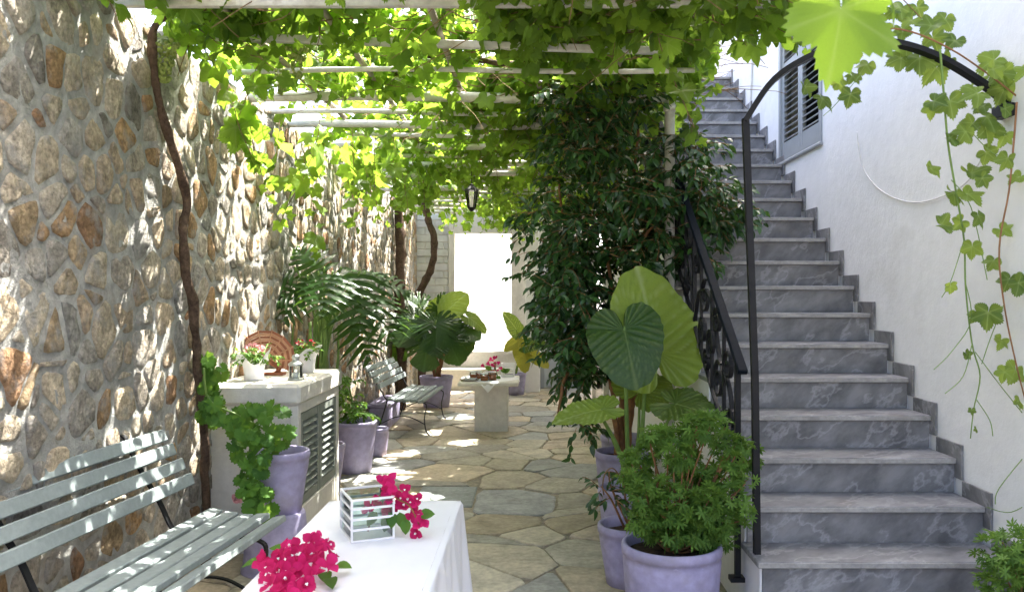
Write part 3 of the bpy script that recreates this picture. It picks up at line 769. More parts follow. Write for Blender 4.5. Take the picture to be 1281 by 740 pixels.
def canopy(vine, ya, yb, nsh, near, xr=(-1.95, 1.0), leaf=0.08, mats=GM):
    L = []; S = MB()
    for q in range(nsh):
        u = random.random()
        st = Vector((random.uniform(*xr) if u < 0.62 else random.uniform(-0.5, 1.0), random.uniform(ya, yb), HP + random.uniform(0.02, 0.24)))
        a = random.uniform(0, 6.28); hang = random.random() < (0.05 if st.y < 6 else 0.14)
        if st.z < HP + 0.1 and hang: d = Vector((math.cos(a) * .5, math.sin(a) * .5, -0.5)); ln = random.uniform(0.25, 0.5); dr = 1.5
        else: d = Vector((math.cos(a), math.sin(a), random.uniform(-0.05, 0.3))); ln = random.uniform(0.5, 1.0); dr = random.uniform(0.0, 0.35)
        nl = max(4, int(ln / 0.068)); pts, lv_ = shoot(st, d, ln, nl, dr, leaf)
        lv_ = [l for l in lv_ if XW + 0.03 < l[0].x < 1.25 and l[0].y < YB - 0.1 and l[0].z > (HP - 0.12 if l[0].y < 5.6 else 2.5) and not gap(l[0] + l[1] * l[3] * 0.4)]
        if len(lv_) < 3: continue
        S.tube(pts[:-1], lerpl(0.0045, 0.002, len(pts) - 1), 3, False); L += lv_ if random.random() < 0.9 or st.x < 0.75 else []
    return L, S

def place_leaves(vine, L, S, near, mats, mat, temps):
    L.sort(key=lambda l: (l[0] - Vector((0, 0, CH))).length / l[3] if l[0].z < CH + 0.42 * l[0].y else 900 + l[0].y)
    for i, l in enumerate(L[:near]):
        Mx = Matrix.Translation(l[0]) @ frame_rot(l[1], l[2]).to_4x4() @ Matrix.Scale(l[3], 4)
        inst('leaf', random.choice(mats), Mx, vine)
    rest = L[near:]
    if rest:
        tv = np.stack([t[0] for t in temps]); tf = temps[0][1]
        leaf_mass('foliage', tv, tf, [l[0] for l in rest], [l[1] for l in rest], [l[2] for l in rest], [l[3] for l in rest], rng.random(len(rest)), mat, vine)
    if S.v: S.build('shoots', M['stem'], vine, kind='stuff')

def gnarl(pts, r0, r1, n=9, seg=6, amp=0.018, seed=0):
    P = spline(pts, seg); m = MB()
    P = [p + Vector((mnoise.noise(p * 7 + Vector((seed, 0, 0))), mnoise.noise(p * 7 + Vector((0, seed, 3))), mnoise.noise(p * 7 + Vector((9, 0, seed))))) * amp for p in P]
    rr = [a * (1 + 0.32 * mnoise.noise(p * 9) + 0.22 * mnoise.noise(p * 31)) for a, p in zip(lerpl(r0, r1, len(P)), P)]
    m.tube(P, rr, n); return m

va = thing('grape_vine', 'grape vine with a slim twisting trunk climbing the stone wall beside the slatted bench', 'vine', (-1.93, 4.9, 0))
tp = [(-1.93, 4.95, -0.01), (-1.93, 4.92, 0.6)] + [PX(x, y, -1.93 * F / (x - VX)) for x, y in ((246, 440), (240, 372), (229, 305), (234, 258), (226, 215), (206, 152), (193, 92), (190, 52))]
tp += [PX(203, 24, 4.25), PX(238, 8, 4.3), (-1.3, 4.6, 3.16)]
gnarl(tp, 0.027, 0.019, 12, 12, 0.016, 1).build('trunk', M['bark'], va, smooth=True)
for k, pts in enumerate(([(-1.3, 4.6, 3.16), (-0.9, 5.2, 3.14), (-0.2, 5.5, 3.12), (0.5, 5.9, 3.14)], [(-1.3, 4.6, 3.16), (-1.0, 4.0, 3.14), (-0.3, 3.6, 3.13), (0.6, 3.7, 3.12), (1.0, 4.2, 3.1)], [(-0.9, 5.2, 3.14), (-0.9, 6.0, 3.12), (-0.5, 6.6, 3.1)])):
    gnarl(pts, 0.026, 0.013, 8, 8, 0.03, k + 4).build('branch', M['bark'], va, smooth=True)
L0, S0 = canopy(va, 2.9, 5.1, 200, 0, (-1.95, -0.9))
L, S = canopy(va, 2.7, 6.8, 900, 300)
L += L0; S.add(S0.v, S0.f)
L0, S0 = canopy(va, 2.3, 4.3, 170, 0, (-0.3, 0.8)); L += L0; S.add(S0.v, S0.f)  # extra shoots, mostly above the frame, added to shade the near table
# hanging sprays seen along the wall and the canopy's edge
for (px, py, d, n_, dv) in ((255, 60, 4.5, 9, (0.3, 0.2, -0.8)), (282, 100, 4.7, 9, (0.5, 0, -0.6)), (240, 30, 4.4, 9, (0.6, -0.2, -0.3)), (345, 30, 4.6, 8, (-.4, 0, -.7)), (850, 15, 4.2, 10, (1, 0, -0.1)), (880, 20, 4.2, 9, (0.9, 0.2, -0.35)), (820, 20, 4.3, 9, (0.3, 0, -1)), (930, 25, 4.1, 9, (1, 0, 0.15)), (945, 5, 4.1, 10, (1, 0, 0.05)), (400, 150, 6.0, 12, (-0.2, 0, -1)), (350, 150, 6.2, 10, (0.1, 0, -1)), (440, 160, 6.3, 12, (0.2, 0, -1)), (470, 170, 6.4, 10, (-.2, .2, -1)), (380, 190, 6.6, 12, (0, 0, -1))):
    pts, lv_ = shoot(PX(px, py, d), dv, 0.068 * n_, n_, 0.5, 0.10, upn=0.25); L += lv_; S.tube(pts, 0.003, 3, False)
# long shoot hanging free in front, its last leaf close overhead
P0 = [(0.75, 2.9, 3.1), (0.62, 2.2, 2.92), (0.52, 1.6, 2.5), (0.475, 1.34, 2.12)]
S.tube(spline(P0, 6), 0.0035, 4, False)
for (px, py, d, sz, dd, nn) in ((1052, 12, 1.32, 0.122, (-0.12, 0.0, -1), (0.15, -0.75, 0.55)), (1085, -60, 1.42, 0.13, (0.6, 0.1, -0.6), (0.1, -.6, .6))):
    L.append((PX(px, py, d), Vector(dd), Vector(nn), sz))
place_leaves(va, L, S, 300, GM, M['grape_leaf'], GRAPE_LO)
def grapes(vine, top, h, w, nb, seed):
    r_ = random.Random(seed); m = MB(); tn = []
    for k in range(nb):
        t = r_.random(); zz = -h * t; ww = w * (1 - 0.75 * t) * math.sqrt(r_.uniform(0.3, 1)); a = r_.uniform(0, 6.28); rr = r_.uniform(0.009, 0.0125)
        c = (top[0] + ww * math.cos(a), top[1] + ww * math.sin(a), top[2] + zz); n0 = len(m.v)
        m.lathe([(rr * 0.02, -rr), (rr * 0.7, -rr * 0.7), (rr, 0), (rr * 0.7, rr * 0.7), (rr * 0.02, rr)], c, 8); tn += [r_.random()] * (len(m.v) - n0)
    m.build('grape_bunch', M['grape'], vine, smooth=True, tint=np.array(tn), kind='stuff')
grapes(va, PX(206, 52, 4.28), 0.21, 0.075, 130, 3)
grapes(va, PX(372, 60, 4.6), 0.17, 0.06, 80, 4)
grapes(va, PX(352, 88, 5.0), 0.14, 0.05, 60, 5)

vb = thing('grape_vine', 'grape vine with a thick dark straight trunk against the wall beyond the philodendron', 'vine', (-1.85, 11.9, 0))
gnarl([(-1.86, 11.7, -0.02), (-1.84, 11.75, 0.8), (-1.87, 11.8, 1.6), PX(501, 300, 11.9), PX(499, 255, 11.9), (-1.6, 11.2, 3.12)], 0.085, 0.065, 10, 7, 0.02, 8).build('trunk', M['bark'], vb, smooth=True)
for k, pts in enumerate(([(-1.6, 11.2, 3.12), (-1.2, 10.2, 3.14), (-0.6, 9.2, 3.12), (0.2, 8.4, 3.13)], [(-1.2, 10.2, 3.14), (-1.1, 9.0, 3.12), (-0.9, 7.6, 3.12), (-0.1, 6.9, 3.1)], [(-0.6, 9.2, 3.12), (0.3, 9.6, 3.12), (0.8, 8.8, 3.1)])):
    gnarl(pts, 0.04, 0.02, 8, 8, 0.04, k + 14).build('branch', M['bark'], vb, smooth=True)
L, S = canopy(vb, 6.6, 10.4, 1000, 120)
for q in range(26):
    pts, lv_ = shoot((random.uniform(-1.85, -1.0), random.uniform(6.6, 9.4), HP + 0.02), (random.gauss(0, .3), random.gauss(0, .3), -1), random.uniform(0.3, 0.62), 9, 0.5, 0.095, upn=0.2); L += lv_; S.tube(pts, 0.003, 3, False)
place_leaves(vb, L, S, 200, GM, M['grape_leaf'], GRAPE_LO)

vc = thing('grape_vine', 'grape vine with a bent bare trunk leaning near the bright doorway', 'vine', (-1.6, 13.3, 0))
gnarl([(-1.7, 12.9, -0.02), (-1.72, 12.9, 0.9), PX(524, 372, 12.9), PX(540, 335, 12.9), PX(543, 300, 12.9), PX(534, 270, 12.9), PX(527, 240, 12.9)], 0.065, 0.05, 10, 7, 0.02, 18).build('trunk', M['bark'], vc, smooth=True)
for k, pts in enumerate(([PX(527, 240, 12.9), (-1.2, 12.2, 3.14), (-0.3, 11.6, 3.12), (0.6, 11.2, 3.1)], [PX(527, 240, 12.9), (-1.0, 13.3, 3.12), (0.2, 13.6, 3.1)])):
    gnarl(pts, 0.04, 0.02, 8, 8, 0.04, k + 24).build('branch', M['bark'], vc, smooth=True)
L, S = canopy(vc, 10.2, 14.2, 1000, 0)
for q in range(16):
    pts, lv_ = shoot((random.uniform(-1.5, 0.1), random.uniform(12.2, 14.0), HP), (random.gauss(0, .3), random.gauss(0, .3), -1), random.uniform(0.3, 0.55), 8, 0.5, 0.085, upn=0.2)
    L += lv_; S.tube(pts, 0.003, 3, False)
place_leaves(vc, L, S, 60, GM, M['grape_leaf'], GRAPE_LO)

# vine over the iron arch
av = thing('climbing_vine', 'bright green vine trailing from the iron arch down the white wall', 'vine', (2.2, 3.9, 0.2))
ys = -0.0
def pxl(pts, d): return [PX(x, y, d) for x, y in pts]
red = spline(pxl([(1272, 128), (1268, 180), (1262, 240), (1250, 310), (1256, 380), (1270, 450), (1288, 520), (1310, 600)], 3.80), 5)
grn = spline(pxl([(1176, 62), (1180, 110), (1186, 180), (1196, 240), (1206, 300), (1208, 360), (1216, 430), (1226, 470), (1218, 512), (1214, 548)], 3.86), 5)
MB().tube(red, lerpl(0.0045, 0.003, len(red)), 6).build('stem', M['redstem'], av, smooth=True)
MB().tube(grn, lerpl(0.0055, 0.0025, len(grn)), 6).build('stem', M['petiole'], av, smooth=True)
along = spline(pxl([(1274, 122), (1235, 92), (1190, 62), (1140, 40), (1095, 36), (1050, 48)], 3.9), 6)
MB().tube(along, 0.004, 6).build('stem', M['redstem'], av, smooth=True)
tw = MB()
for pts in ([(1268, 200), (1240, 190), (1215, 165)], [(1206, 300), (1190, 350), (1178, 372)], [(1207, 350), (1215, 400), (1190, 440), (1168, 462)], [(1216, 430), (1205, 470), (1182, 492)], [(1220, 440), (1250, 480), (1282, 520)], [(1222, 500), (1238, 525), (1242, 545)], [(1190, 225), (1215, 260), (1235, 350)], [(1256, 380), (1240, 420), (1228, 455)],
            [(1290, 560), (1250, 610), (1245, 630)], [(1078, 92), (1046, 130), (1030, 145)], [(1055, 70), (1050, 100), (1078, 128)], [(1300, 620), (1265, 640), (1235, 634)]):
    tw.tube(spline(pxl(pts, 3.85), 5), 0.0022, 4, False)
tw.build('tendrils', M['petiole'], av, kind='stuff')
def wl_leaf(x, y, sz, dx=None, d=None):
    dep = d or (random.uniform(3.98, 4.12) if y < 112 and x < 1240 else random.uniform(3.74, 3.95)); c = PX(x, y, dep); c.x = min(c.x, XS1 - 0.05)
    dd = Vector((dx if dx is not None else random.uniform(-0.9, 0.9), random.uniform(-0.4, 0.1), random.uniform(-0.9, -0.1)))
    nn = Vector((random.uniform(-0.6, 0.3), -0.75, random.uniform(0.25, 1.0)))
    c = c - dd.normalized() * sz * 0.4
    inst('leaf', random.choice(AM), Matrix.Translation(c) @ frame_rot(dd, nn).to_4x4() @ Matrix.Scale(sz, 4), av)
for (x, y, s) in ((1095, 22, .11), (1118, 12, .12), (1135, 30, .12), (1150, 15, .10), (1160, 38, .11), (1105, 40, .10), (1080, 20, .10), (1178, 30, .10), (1190, 55, .11), (1205, 70, .10), (1170, 55, .10), (1120, 75, .12), (1150, 80, .13), (1165, 92, .12), (1180, 78, .10), (1140, 62, .1), (1235, 80, .10), (1248, 92, .10), (1222, 100, .09), (1262, 100, .10), (1275, 118, .10), (1283, 92, .09), (1200, 115, .10), (1175, 128, .11), (1215, 118, .12), (1165, 140, .10), (1190, 135, .11), (1225, 135, .10), (1245, 148, .12), (1212, 160, .11), (1235, 170, .12), (1255, 175, .11), (1195, 175, .1), (1182, 178, .09), (1240, 195, .1), (1258, 205, .09), (1205, 170, .1), (1170, 215, .1), (1224, 222, .11), (1232, 228, .1), (1200, 245, .1), (1218, 248, .1), (1255, 223, .08), (1275, 225, .08), (1198, 282, .08), (1228, 276, .1), (1185, 282, .08), (1270, 290, .09), (1215, 315, .07), (1240, 330, .09), (1270, 355, .1), (1285, 360, .09), (1218, 398, .08), (1235, 400, .1), (1190, 362, .05), (1212, 445, .05), (1278, 430, .08), (1255, 470, .09), (1278, 470, .1), (1216, 515, .035), (1222, 538, .03), (1290, 505, .08),
               (1010, 115, .1), (1035, 128, .1), (1052, 108, .09), (1025, 150, .08), (1062, 125, .09), (1046, 92, .1), (1070, 98, .08), (1080, 85, .09), (1060, 75, .09), (1040, 70, .09), (985, 12, .1), (965, 8, .1), (1000, 25, .1), (1262, 140, .1), (1128, 46, .1)):
    if random.random() < 0.9: wl_leaf(x, y, s * random.uniform(0.55, 0.9))

# ================================================================== FICUS AND POTS
def pot(parent, c, rt, rb, h, rim=0.045, mat='lilac', n=44, sq=False, relief=False):
    x, y, z = c
    m = MB(); m.lathe([(0.002, 0.0), (rb, 0.0), (rb + (rt - rb) * 0.25, h * 0.25), (rb + (rt - rb) * 0.86, h - rim - 0.03), (rt * 0.955, h - rim - 0.004), (rt, h - rim), (rt * 1.012, h - rim * 0.5), (rt, h - 0.006), (rt - 0.008, h), (rt - 0.022, h - 0.004), (rt - 0.026, h - 0.05), (rt - 0.03, h - 0.08)], (x, y, z), n)
    if relief:                                       # pressed wavy relief on the outside
        for i, v in enumerate(m.v):
            if 2 * n <= i < 4 * n: pass
    p = m.build('pot', M[mat], parent, smooth=True)
    s = MB(); rr = rt - 0.024; s.add([(x, y, z + h - 0.045)] + [(x + rr * math.cos(a), y + rr * math.sin(a), z + h - 0.055 + 0.012 * mnoise.noise(Vector((a, x, y)))) for a in np.linspace(0, 2 * math.pi, 24, endpoint=False)], [(0, 1 + i, 1 + (i + 1) % 24) for i in range(24)])
    s.build('soil', M['soil'], parent)
    return p

def ellip_leaf(l=1.0, w=0.42, fold=0.25, droop=0.25, n=5):
    V = []; Fc = []
    for i in range(n):
        t = i / (n - 1); ww = w * 0.5 * math.sin(math.pi * min(1, t ** 0.8 * 0.98 + 0.01)) ** 0.8 if 0 < i < n - 1 else 0.0
        zz = -droop * t * t
        V += [(-ww, t * l, zz + fold * ww), (0, t * l, zz), (ww, t * l, zz + fold * ww)]
    for i in range(n - 1):
        a = 3 * i
        for k in (0, 1): Fc.append((a + k, a + k + 1, a + 3 + k + 1, a + 3 + k))
    return np.array(V), np.array(Fc)

FIC = [ellip_leaf(1, .46, f, d, 4) for f, d in ((.5, .2), (.3, .5), (.6, .05), (.2, .35))]
def clump_tree(parent, clumps, nl, leaf, mat, temps, droop=0.8, yellow=0.06, stemmat='stem', name='foliage', root=None, tints=None):
    """leaf clumps: (centre, radius, count) — drooping twigs with leaves along them"""
    pos = []; D = []; N_ = []; sz = []; ti = []; S = MB()
    for (c, r, cnt) in clumps:
        c = Vector(c); base = random.uniform(0, 0.35)
        for k in range(cnt):
            u = rv(); u.normalize(); st = c + Vector((u.x * r, u.y * r, u.z * r * 0.8)) * random.uniform(0.2, 0.8)
            d = (Vector((u.x, u.y, 0.25 * u.z)) + rv(0.3)).normalized(); p = st.copy(); pts = [p.copy()]; nn_ = random.randint(5, 8)
            for i in range(nn_):
                d = (d + Vector((0, 0, -droop * 0.16)) + rv(0.08)).normalized(); p = p + d * leaf * 0.45; pts.append(p.copy())
                for sd in (-1, 1):
                    if random.random() < 0.2: continue
                    lat = d.cross(Vector((0, 0, 1)))
                    lat = lat.normalized() if lat.length > 0.05 else rv().normalized()
                    ld = (d * 0.7 + lat * sd * 0.7 + rv(0.25) + Vector((0, 0, -droop * 0.6))).normalized()
                    pos.append(p); D.append(ld); N_.append((Vector((0, -0.3, 1)) + rv(0.45))); sz.append(leaf * random.uniform(0.7, 1.2))
                    ti.append(min(1, base + random.random() * 0.45) if random.random() > yellow else random.uniform(0.9, 1.25))
            S.tube(pts, 0.0022, 3, False)
    tv = np.stack([t[0] for t in temps])
    f = leaf_mass(name, tv, temps[0][1], pos, D, N_, sz, ti, M[mat], parent)
    if S.v: S.build('twigs', M[stemmat], parent, kind='stuff')
    return f

fx, fy = 0.66, 6.15
fic = thing('ficus_tree', 'tall dark glossy weeping ficus growing from a lilac pot beside the stairs', 'tree', (fx, fy, -0.012))
pot(fic, (fx, fy, -0.012), 0.20, 0.15, 0.47)
cl = []
for (x, y, rx, ry, nq) in ((740, 130, 55, 62, 12), (790, 115, 40, 50, 6), (770, 205, 85, 60, 14), (690, 230, 40, 70, 8), (850, 245, 55, 45, 12), (885, 272, 42, 28, 9), (790, 285, 100, 55, 16), (710, 320, 62, 60, 14), (680, 390, 38, 60, 8), (745, 400, 70, 55, 10), (730, 450, 55, 40, 8), (712, 530, 22, 12, 2), (705, 430, 30, 40, 6), (725, 400, 40, 40, 6), (755, 440, 30, 40, 5), (700, 350, 30, 50, 5), (770, 350, 70, 50, 8), (840, 310, 45, 40, 6),  (840, 190, 30, 35, 4), (730, 90, 40, 25, 4), (665, 300, 22, 50, 4), (905, 262, 18, 16, 3), (895, 235, 20, 20, 2)):
    for k in range(int(nq * 1.45)):
        a = random.uniform(0, 6.28); q = math.sqrt(random.random())
        cl.append((PX(x + 0.8 * rx * q * math.cos(a), y + 0.85 * ry * q * math.sin(a) - 8, fy + random.uniform(-0.6, 0.3)), random.uniform(0.09, 0.15), random.randint(5, 7)))
cl = [(c, r, n_) for (c, r, n_) in cl if (c.x < 0.9 or c.z > 1.85) and c.x * F / c.y + VX > 668 + 22 * (c.z < 1.9) + 14 * (c.z < 1.3)]
clump_tree(fic, cl, 0, 0.072, 'ficus', FIC, 0.5, 0.22, 'redstem')
for k, pts in enumerate(([(fx, fy, .4), PX(775, 480, fy), PX(768, 380, fy), PX(752, 260, fy), PX(745, 130, fy)], [(fx + .03, fy, .4), PX(795, 470, fy), PX(805, 380, fy - .1), PX(830, 300, fy - .15), PX(862, 240, fy - .1)], [(fx - .03, fy - .03, .4), PX(765, 480, fy - .1), PX(740, 400, fy - .15), PX(712, 320, fy - .1), PX(700, 230, fy)], [(fx, fy + .03, .4), PX(785, 440, fy + .1), PX(785, 330, fy + .1), PX(795, 200, fy + .1), PX(800, 110, fy)], [PX(768, 380, fy), PX(730, 430, fy - .1), PX(705, 480, fy - .2), PX(700, 520, fy - .3)], [(fx + .04, fy - .03, .4), PX(790, 460, fy - .1), PX(790, 360, fy - .2), PX(812, 290, fy - .2), PX(850, 260, fy - .25)])):
    gnarl(pts, 0.022, 0.008, 8, 7, 0.02, k + 40).build('trunk' if k == 0 else 'branch', M['redstem'], fic, smooth=True)

# spiky dracaena behind the alocasia
dx_, dy_ = 0.76, 7.0
drc = thing('dracaena', 'spiky narrow leaved plant in a lilac pot half hidden behind the ficus', 'plant', (dx_, dy_, -0.012))
pot(drc, (dx_, dy_, -0.012), 0.19, 0.14, 0.44)
gnarl([(dx_, dy_, .38), (dx_ + .12, dy_ - .3, 1.0), PX(845, 372, 6.3)], 0.025, 0.02, 8, 6, 0.01, 60).build('trunk', M['stem'], drc, smooth=True)
hd = PX(845, 368, 6.3)
for k in range(46):
    a = random.uniform(0, 6.28); el = random.uniform(-0.25, 1.3); d = Vector((math.cos(a) * math.cos(el), math.sin(a) * math.cos(el), math.sin(el))); ln = random.uniform(0.35, 0.52)
    m = MB(); p = hd.copy(); V = []; dd = d.copy(); lat = d.cross(Vector((0, 0, 1))).normalized()
    for i in range(7):
        w = 0.013 * (1 - (i / 6) ** 2) + 0.0005; V += [p - lat * w, p + lat * w]; dd = (dd + Vector((0, 0, -0.16))).normalized(); p = p + dd * ln / 6
    obj('leaf', V, [(2 * i, 2 * i + 1, 2 * i + 3, 2 * i + 2) for i in range(6)], M['blade'], drc, True, np.full(14, random.random() * .6))

# alocasia
def aloc_leaf(seed, length, width, droop=0.3):
    r_ = random.Random(seed); A = np.linspace(-178, 178, 109); rings = 14; V = [(0, 0, 0)]; tn = [(0.3, 1, 0)]
    prof = [(0, 1.0), (15, 0.93), (30, 0.80), (45, 0.70), (60, 0.64), (75, 0.61), (90, 0.60), (105, 0.60), (120, 0.58), (135, 0.55), (150, 0.50), (162, 0.42), (172, 0.25), (178, 0.06)]
    pa = [p[0] for p in prof]; pr = [p[1] for p in prof]
    base = r_.uniform(0.15, 0.4)
    for j in range(1, rings + 1):
        t = j / rings
        for a in A:
            rr = np.interp(abs(a), pa, pr) * t * (1 + (0.012 * math.sin(a * 0.35) if j == rings else 0)); x = math.sin(R(a)) * rr * width / 0.62; y = math.cos(R(a)) * rr
            # lateral veins leave the midrib and sweep forward
            vq = (y + 0.55 - abs(x) * 0.55) * 8.0 if abs(a) < 100 else (abs(a) - 100) / 13.0 + 3
            rid = abs(((vq) % 1.0) - 0.5) * 2
            vein = max(0.0, (rid - 0.84) / 0.16) * min(1, t * 2); mid = max(0, 1 - abs(x) / 0.018) if y > 0 else 0
            z = 0.16 * abs(x) - droop * (0.55 * y * abs(y) + 0.5 * x * x) - 0.045 * (1 - rid) * t + 0.03 * t * t * math.sin(5 * R(a) + seed) + 0.012 * t ** 3 * math.sin(13 * R(a) + seed)
            V.append((x, y, z)); tn.append((base + 0.1 * rid, min(1, max(vein, mid)), 0))
    n = len(A); Fc = [(0, 2 + i, 1 + i) for i in range(n - 1)]
    for j in range(rings - 1):
        b0 = 1 + j * n; b1 = b0 + n
        for i in range(n - 1): Fc.append((b0 + i, b0 + i + 1, b1 + i + 1)); Fc.append((b0 + i, b1 + i + 1, b1 + i))
    return np.array(V) * length, np.array(Fc), np.array(tn)
ax_, ay_ = 0.60, 5.3
al = thing('elephant_ear_plant', 'elephant ear plant with huge ribbed leaves in a lilac pot', 'plant', (ax_, ay_, -0.012))
pot(al, (ax_, ay_, -0.012), 0.185, 0.14, 0.40)
def put_leaf(parent, geo, pos, d, nn, mat, light=None, name='leaf', vk=1.0):
    V, Fc, tn = geo; Rm = np.array(frame_rot(d, nn)); tn = tn.copy(); tn[:, 1] *= vk
    if light is not None: tn[:, 0] = light + (tn[:, 0] - tn[0, 0])
    return obj(name, V @ Rm.T + np.array(pos), Fc, mat, parent, True, tn)
def stalk(parent, pts, r0, r1, mat='petiole'):
    P = spline(pts, 7); MB().tube(P, lerpl(r0, r1, len(P)), 8).build('stalk', M[mat], parent, smooth=True)
b0 = Vector((ax_ + 0.02, ay_, 0.36))
p1 = PX(781, 432, 5.0); put_leaf(al, aloc_leaf(1, 0.36, 0.66, 0.35), p1 + Vector((0, 0, .09)), Vector((0.15, -0.4, -0.85)), Vector((-0.15, -0.8, 0.55)), M['aloc'], 0.10, vk=0.3)
p1 = p1 + Vector((0, 0, .09))
stalk(al, [b0, PX(785, 560, 5.2), PX(783, 480, 5.15), p1 + Vector((0.01, 0.05, 0.0)), p1], 0.016, 0.008)
p2 = PX(806, 456, 5.25); put_leaf(al, aloc_leaf(2, 0.56, 0.60, 0.25), PX(822, 440, 5.2), Vector((-0.16, 0.1, 0.95)), Vector((0.35, -0.92, -0.1)), M['aloc'], 0.85)
stalk(al, [b0 + Vector((.03, .02, 0)), PX(803, 540, 5.3), PX(808, 480, 5.28), PX(822, 440, 5.22)], 0.017, 0.009)
p3 = PX(846, 505, 5.0); put_leaf(al, aloc_leaf(3, 0.30, 0.7, 0.3), p3, Vector((0.75, -0.45, -0.12)), Vector((0.1, -0.45, 0.9)), M['aloc'], 0.2)
stalk(al, [b0 + Vector((.05, 0, 0)), PX(822, 560, 5.2), PX(840, 515, 5.1), p3], 0.014, 0.007)
p4 = PX(752, 512, 4.95); put_leaf(al, aloc_leaf(4, 0.30, 0.40, 0.25), p4, Vector((-0.95, -0.15, -0.12)), Vector((0.1, -0.5, 0.85)), M['aloc'], 0.75)
stalk(al, [b0 + Vector((-.02, 0, 0)), PX(775, 565, 5.15), PX(755, 525, 5.0), p4], 0.016, 0.008)
p5 = PX(800, 490, 5.5); put_leaf(al, aloc_leaf(5, 0.34, 0.6, 0.3), p5, Vector((0.4, 0.5, 0.3)), Vector((0.1, -0.6, 0.7)), M['aloc'], 0.5)
stalk(al, [b0, PX(798, 550, 5.4), p5], 0.014, 0.008)
stalk(al, [b0 + Vector((-.04, 0, -.02)), PX(778, 580, 5.2), PX(765, 548, 5.15)], 0.013, 0.006)

# small half-bare plant in a lilac pot
sx_, sy_ = 0.545, 4.66
sp_ = thing('potted_shrub', 'sparse little shrub in a lilac pot between the elephant ear and the bushy plant', 'plant', (sx_, sy_, -0.012))
pot(sp_, (sx_, sy_, -0.012), 0.18, 0.13, 0.345)
for k, pts in enumerate(([(sx_, sy_, .3), PX(765, 610, 4.6), PX(762, 590, 4.55)], [(sx_, sy_, .3), PX(780, 600, 4.6), PX(790, 585, 4.6)], [(sx_ - .03, sy_, .3), PX(765, 625, 4.5), PX(752, 608, 4.45)])):
    MB().tube(spline(pts, 5), lerpl(0.008, 0.003, 11), 6).build('stem', M['redstem'], sp_, smooth=True)
hoop = [PX(765 + 11 * math.cos(a), 607 + 22 * math.sin(a), 4.6 + .03 * math.cos(a)) for a in np.linspace(2.6, 6.6, 14)]
MB().tube(hoop, 0.004, 5).build('stem', M['stem'], sp_, smooth=True)
clump_tree(sp_, [(PX(758, 612, 4.5), 0.05, 4), (PX(768, 622, 4.5), 0.05, 4), (PX(790, 600, 4.6), 0.06, 5), (PX(778, 590, 4.6), 0.04, 3)], 0, 0.05, 'ficus', FIC, 0.7, 0.05, 'redstem')

# bushy scented geranium in the big near pot
def cut_leaf(seed):
    A = []; Rr = []
    for k in range(-3, 4):
        c = k * 42; A += [c - 12, c, c + 12, c + 21]; Rr += [0.62, 1.0 - 0.06 * abs(k), 0.62, 0.26]
    return polar_leaf(np.radians(A), np.array(Rr), 1, 0.35, 0.5, 0.08, seed)
CUT = [cut_leaf(s) for s in range(4)]
def bush(parent, clumps, leaf, mat, per, up=0.5):
    pos = []; D = []; N_ = []; sz = []; ti = []; S = MB()
    for (c, r, root) in clumps:
        c = Vector(c); base = random.uniform(0, 0.3)
        n_ = int(per * (r / 0.1) ** 2)
        for k in range(n_):
            u = rv(); u.normalize()
            q = random.uniform(0.45, 1.0) ** 0.5
            p = c + Vector((u.x, u.y, u.z * 0.8)) * r * q
            pos.append(p); D.append(u + rv(0.35) + Vector((0, 0, -0.1))); N_.append(Vector((0, 0, up)) + u * 0.6 + rv(0.3)); sz.append(leaf * random.uniform(0.65, 1.25))
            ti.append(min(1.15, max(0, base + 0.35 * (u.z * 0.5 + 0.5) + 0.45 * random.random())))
        if root is not None:
            r0 = Vector(root); mid = (r0 + c) / 2 + rv(0.02); S.tube(spline([r0, mid, c + rv(0.02)], 4), lerpl(0.006, 0.003, 9), 5, False)
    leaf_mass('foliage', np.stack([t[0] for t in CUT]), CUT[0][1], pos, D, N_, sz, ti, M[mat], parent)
    if S.v: S.build('stems', M['redstem'], parent, smooth=True, kind='stuff')
nx_, ny_ = 0.68, 4.08
nb_ = thing('bushy_potted_plant', 'bushy feathery leaved geranium in a large round lilac pot at the foot of the stairs', 'plant', (nx_, ny_, -0.012))
pot(nb_, (nx_, ny_, -0.012), 0.242, 0.215, 0.41, 0.05)
# pressed wavy relief lines round the pot
rg = MB()
for k in range(9):
    pts = []; zz = 0.06 + 0.034 * k
    for a in np.linspace(0, 2 * math.pi, 81):
        zq = zz + 0.011 * math.sin(a * 9 + k * 1.3) + 0.006 * math.sin(a * 23 + k)
        rr = 0.215 + (0.232 - 0.215) * min(1, zq / 0.36) + 0.001
        pts.append((nx_ + rr * math.cos(a), ny_ + rr * math.sin(a), zq - 0.012))
    rg.tube(pts, 0.0028, 4, False)
rg.build('relief', M['lilac'], nb_, smooth=True)
cl = []
rootp = (nx_, ny_, 0.34)
for (x, y, r) in ((845, 545, .10), (880, 540, .10), (815, 560, .10), (915, 555, .095), (800, 590, .09), (860, 580, .11), (905, 595, .11), (925, 580, .09), (830, 610, .10), (885, 620, .10), (810, 635, .085), (845, 650, .09), (880, 655, .09), (910, 635, .085), (860, 672, .07), (825, 670, .06), (918, 655, .06), (865, 525, .08), (898, 528, .07), (932, 600, .06), (792, 615, .06), (840, 570, .1), (870, 600, .1), (790, 640, .05), (835, 640, .1), (862, 640, .1), (895, 665, .075), (845, 680, .06), (880, 680, .06), (912, 675, .05), (815, 655, .07), (805, 610, .08), (860, 620, .1), (930, 560, .07), (935, 575, .06), (790, 570, .06), (820, 540, .07)):
    for k in range(2): cl.append((PX(x + random.uniform(-8, 8), y + random.uniform(-6, 6), ny_ + random.uniform(-0.20, 0.2)), r * random.uniform(0.65, 0.85), rootp))
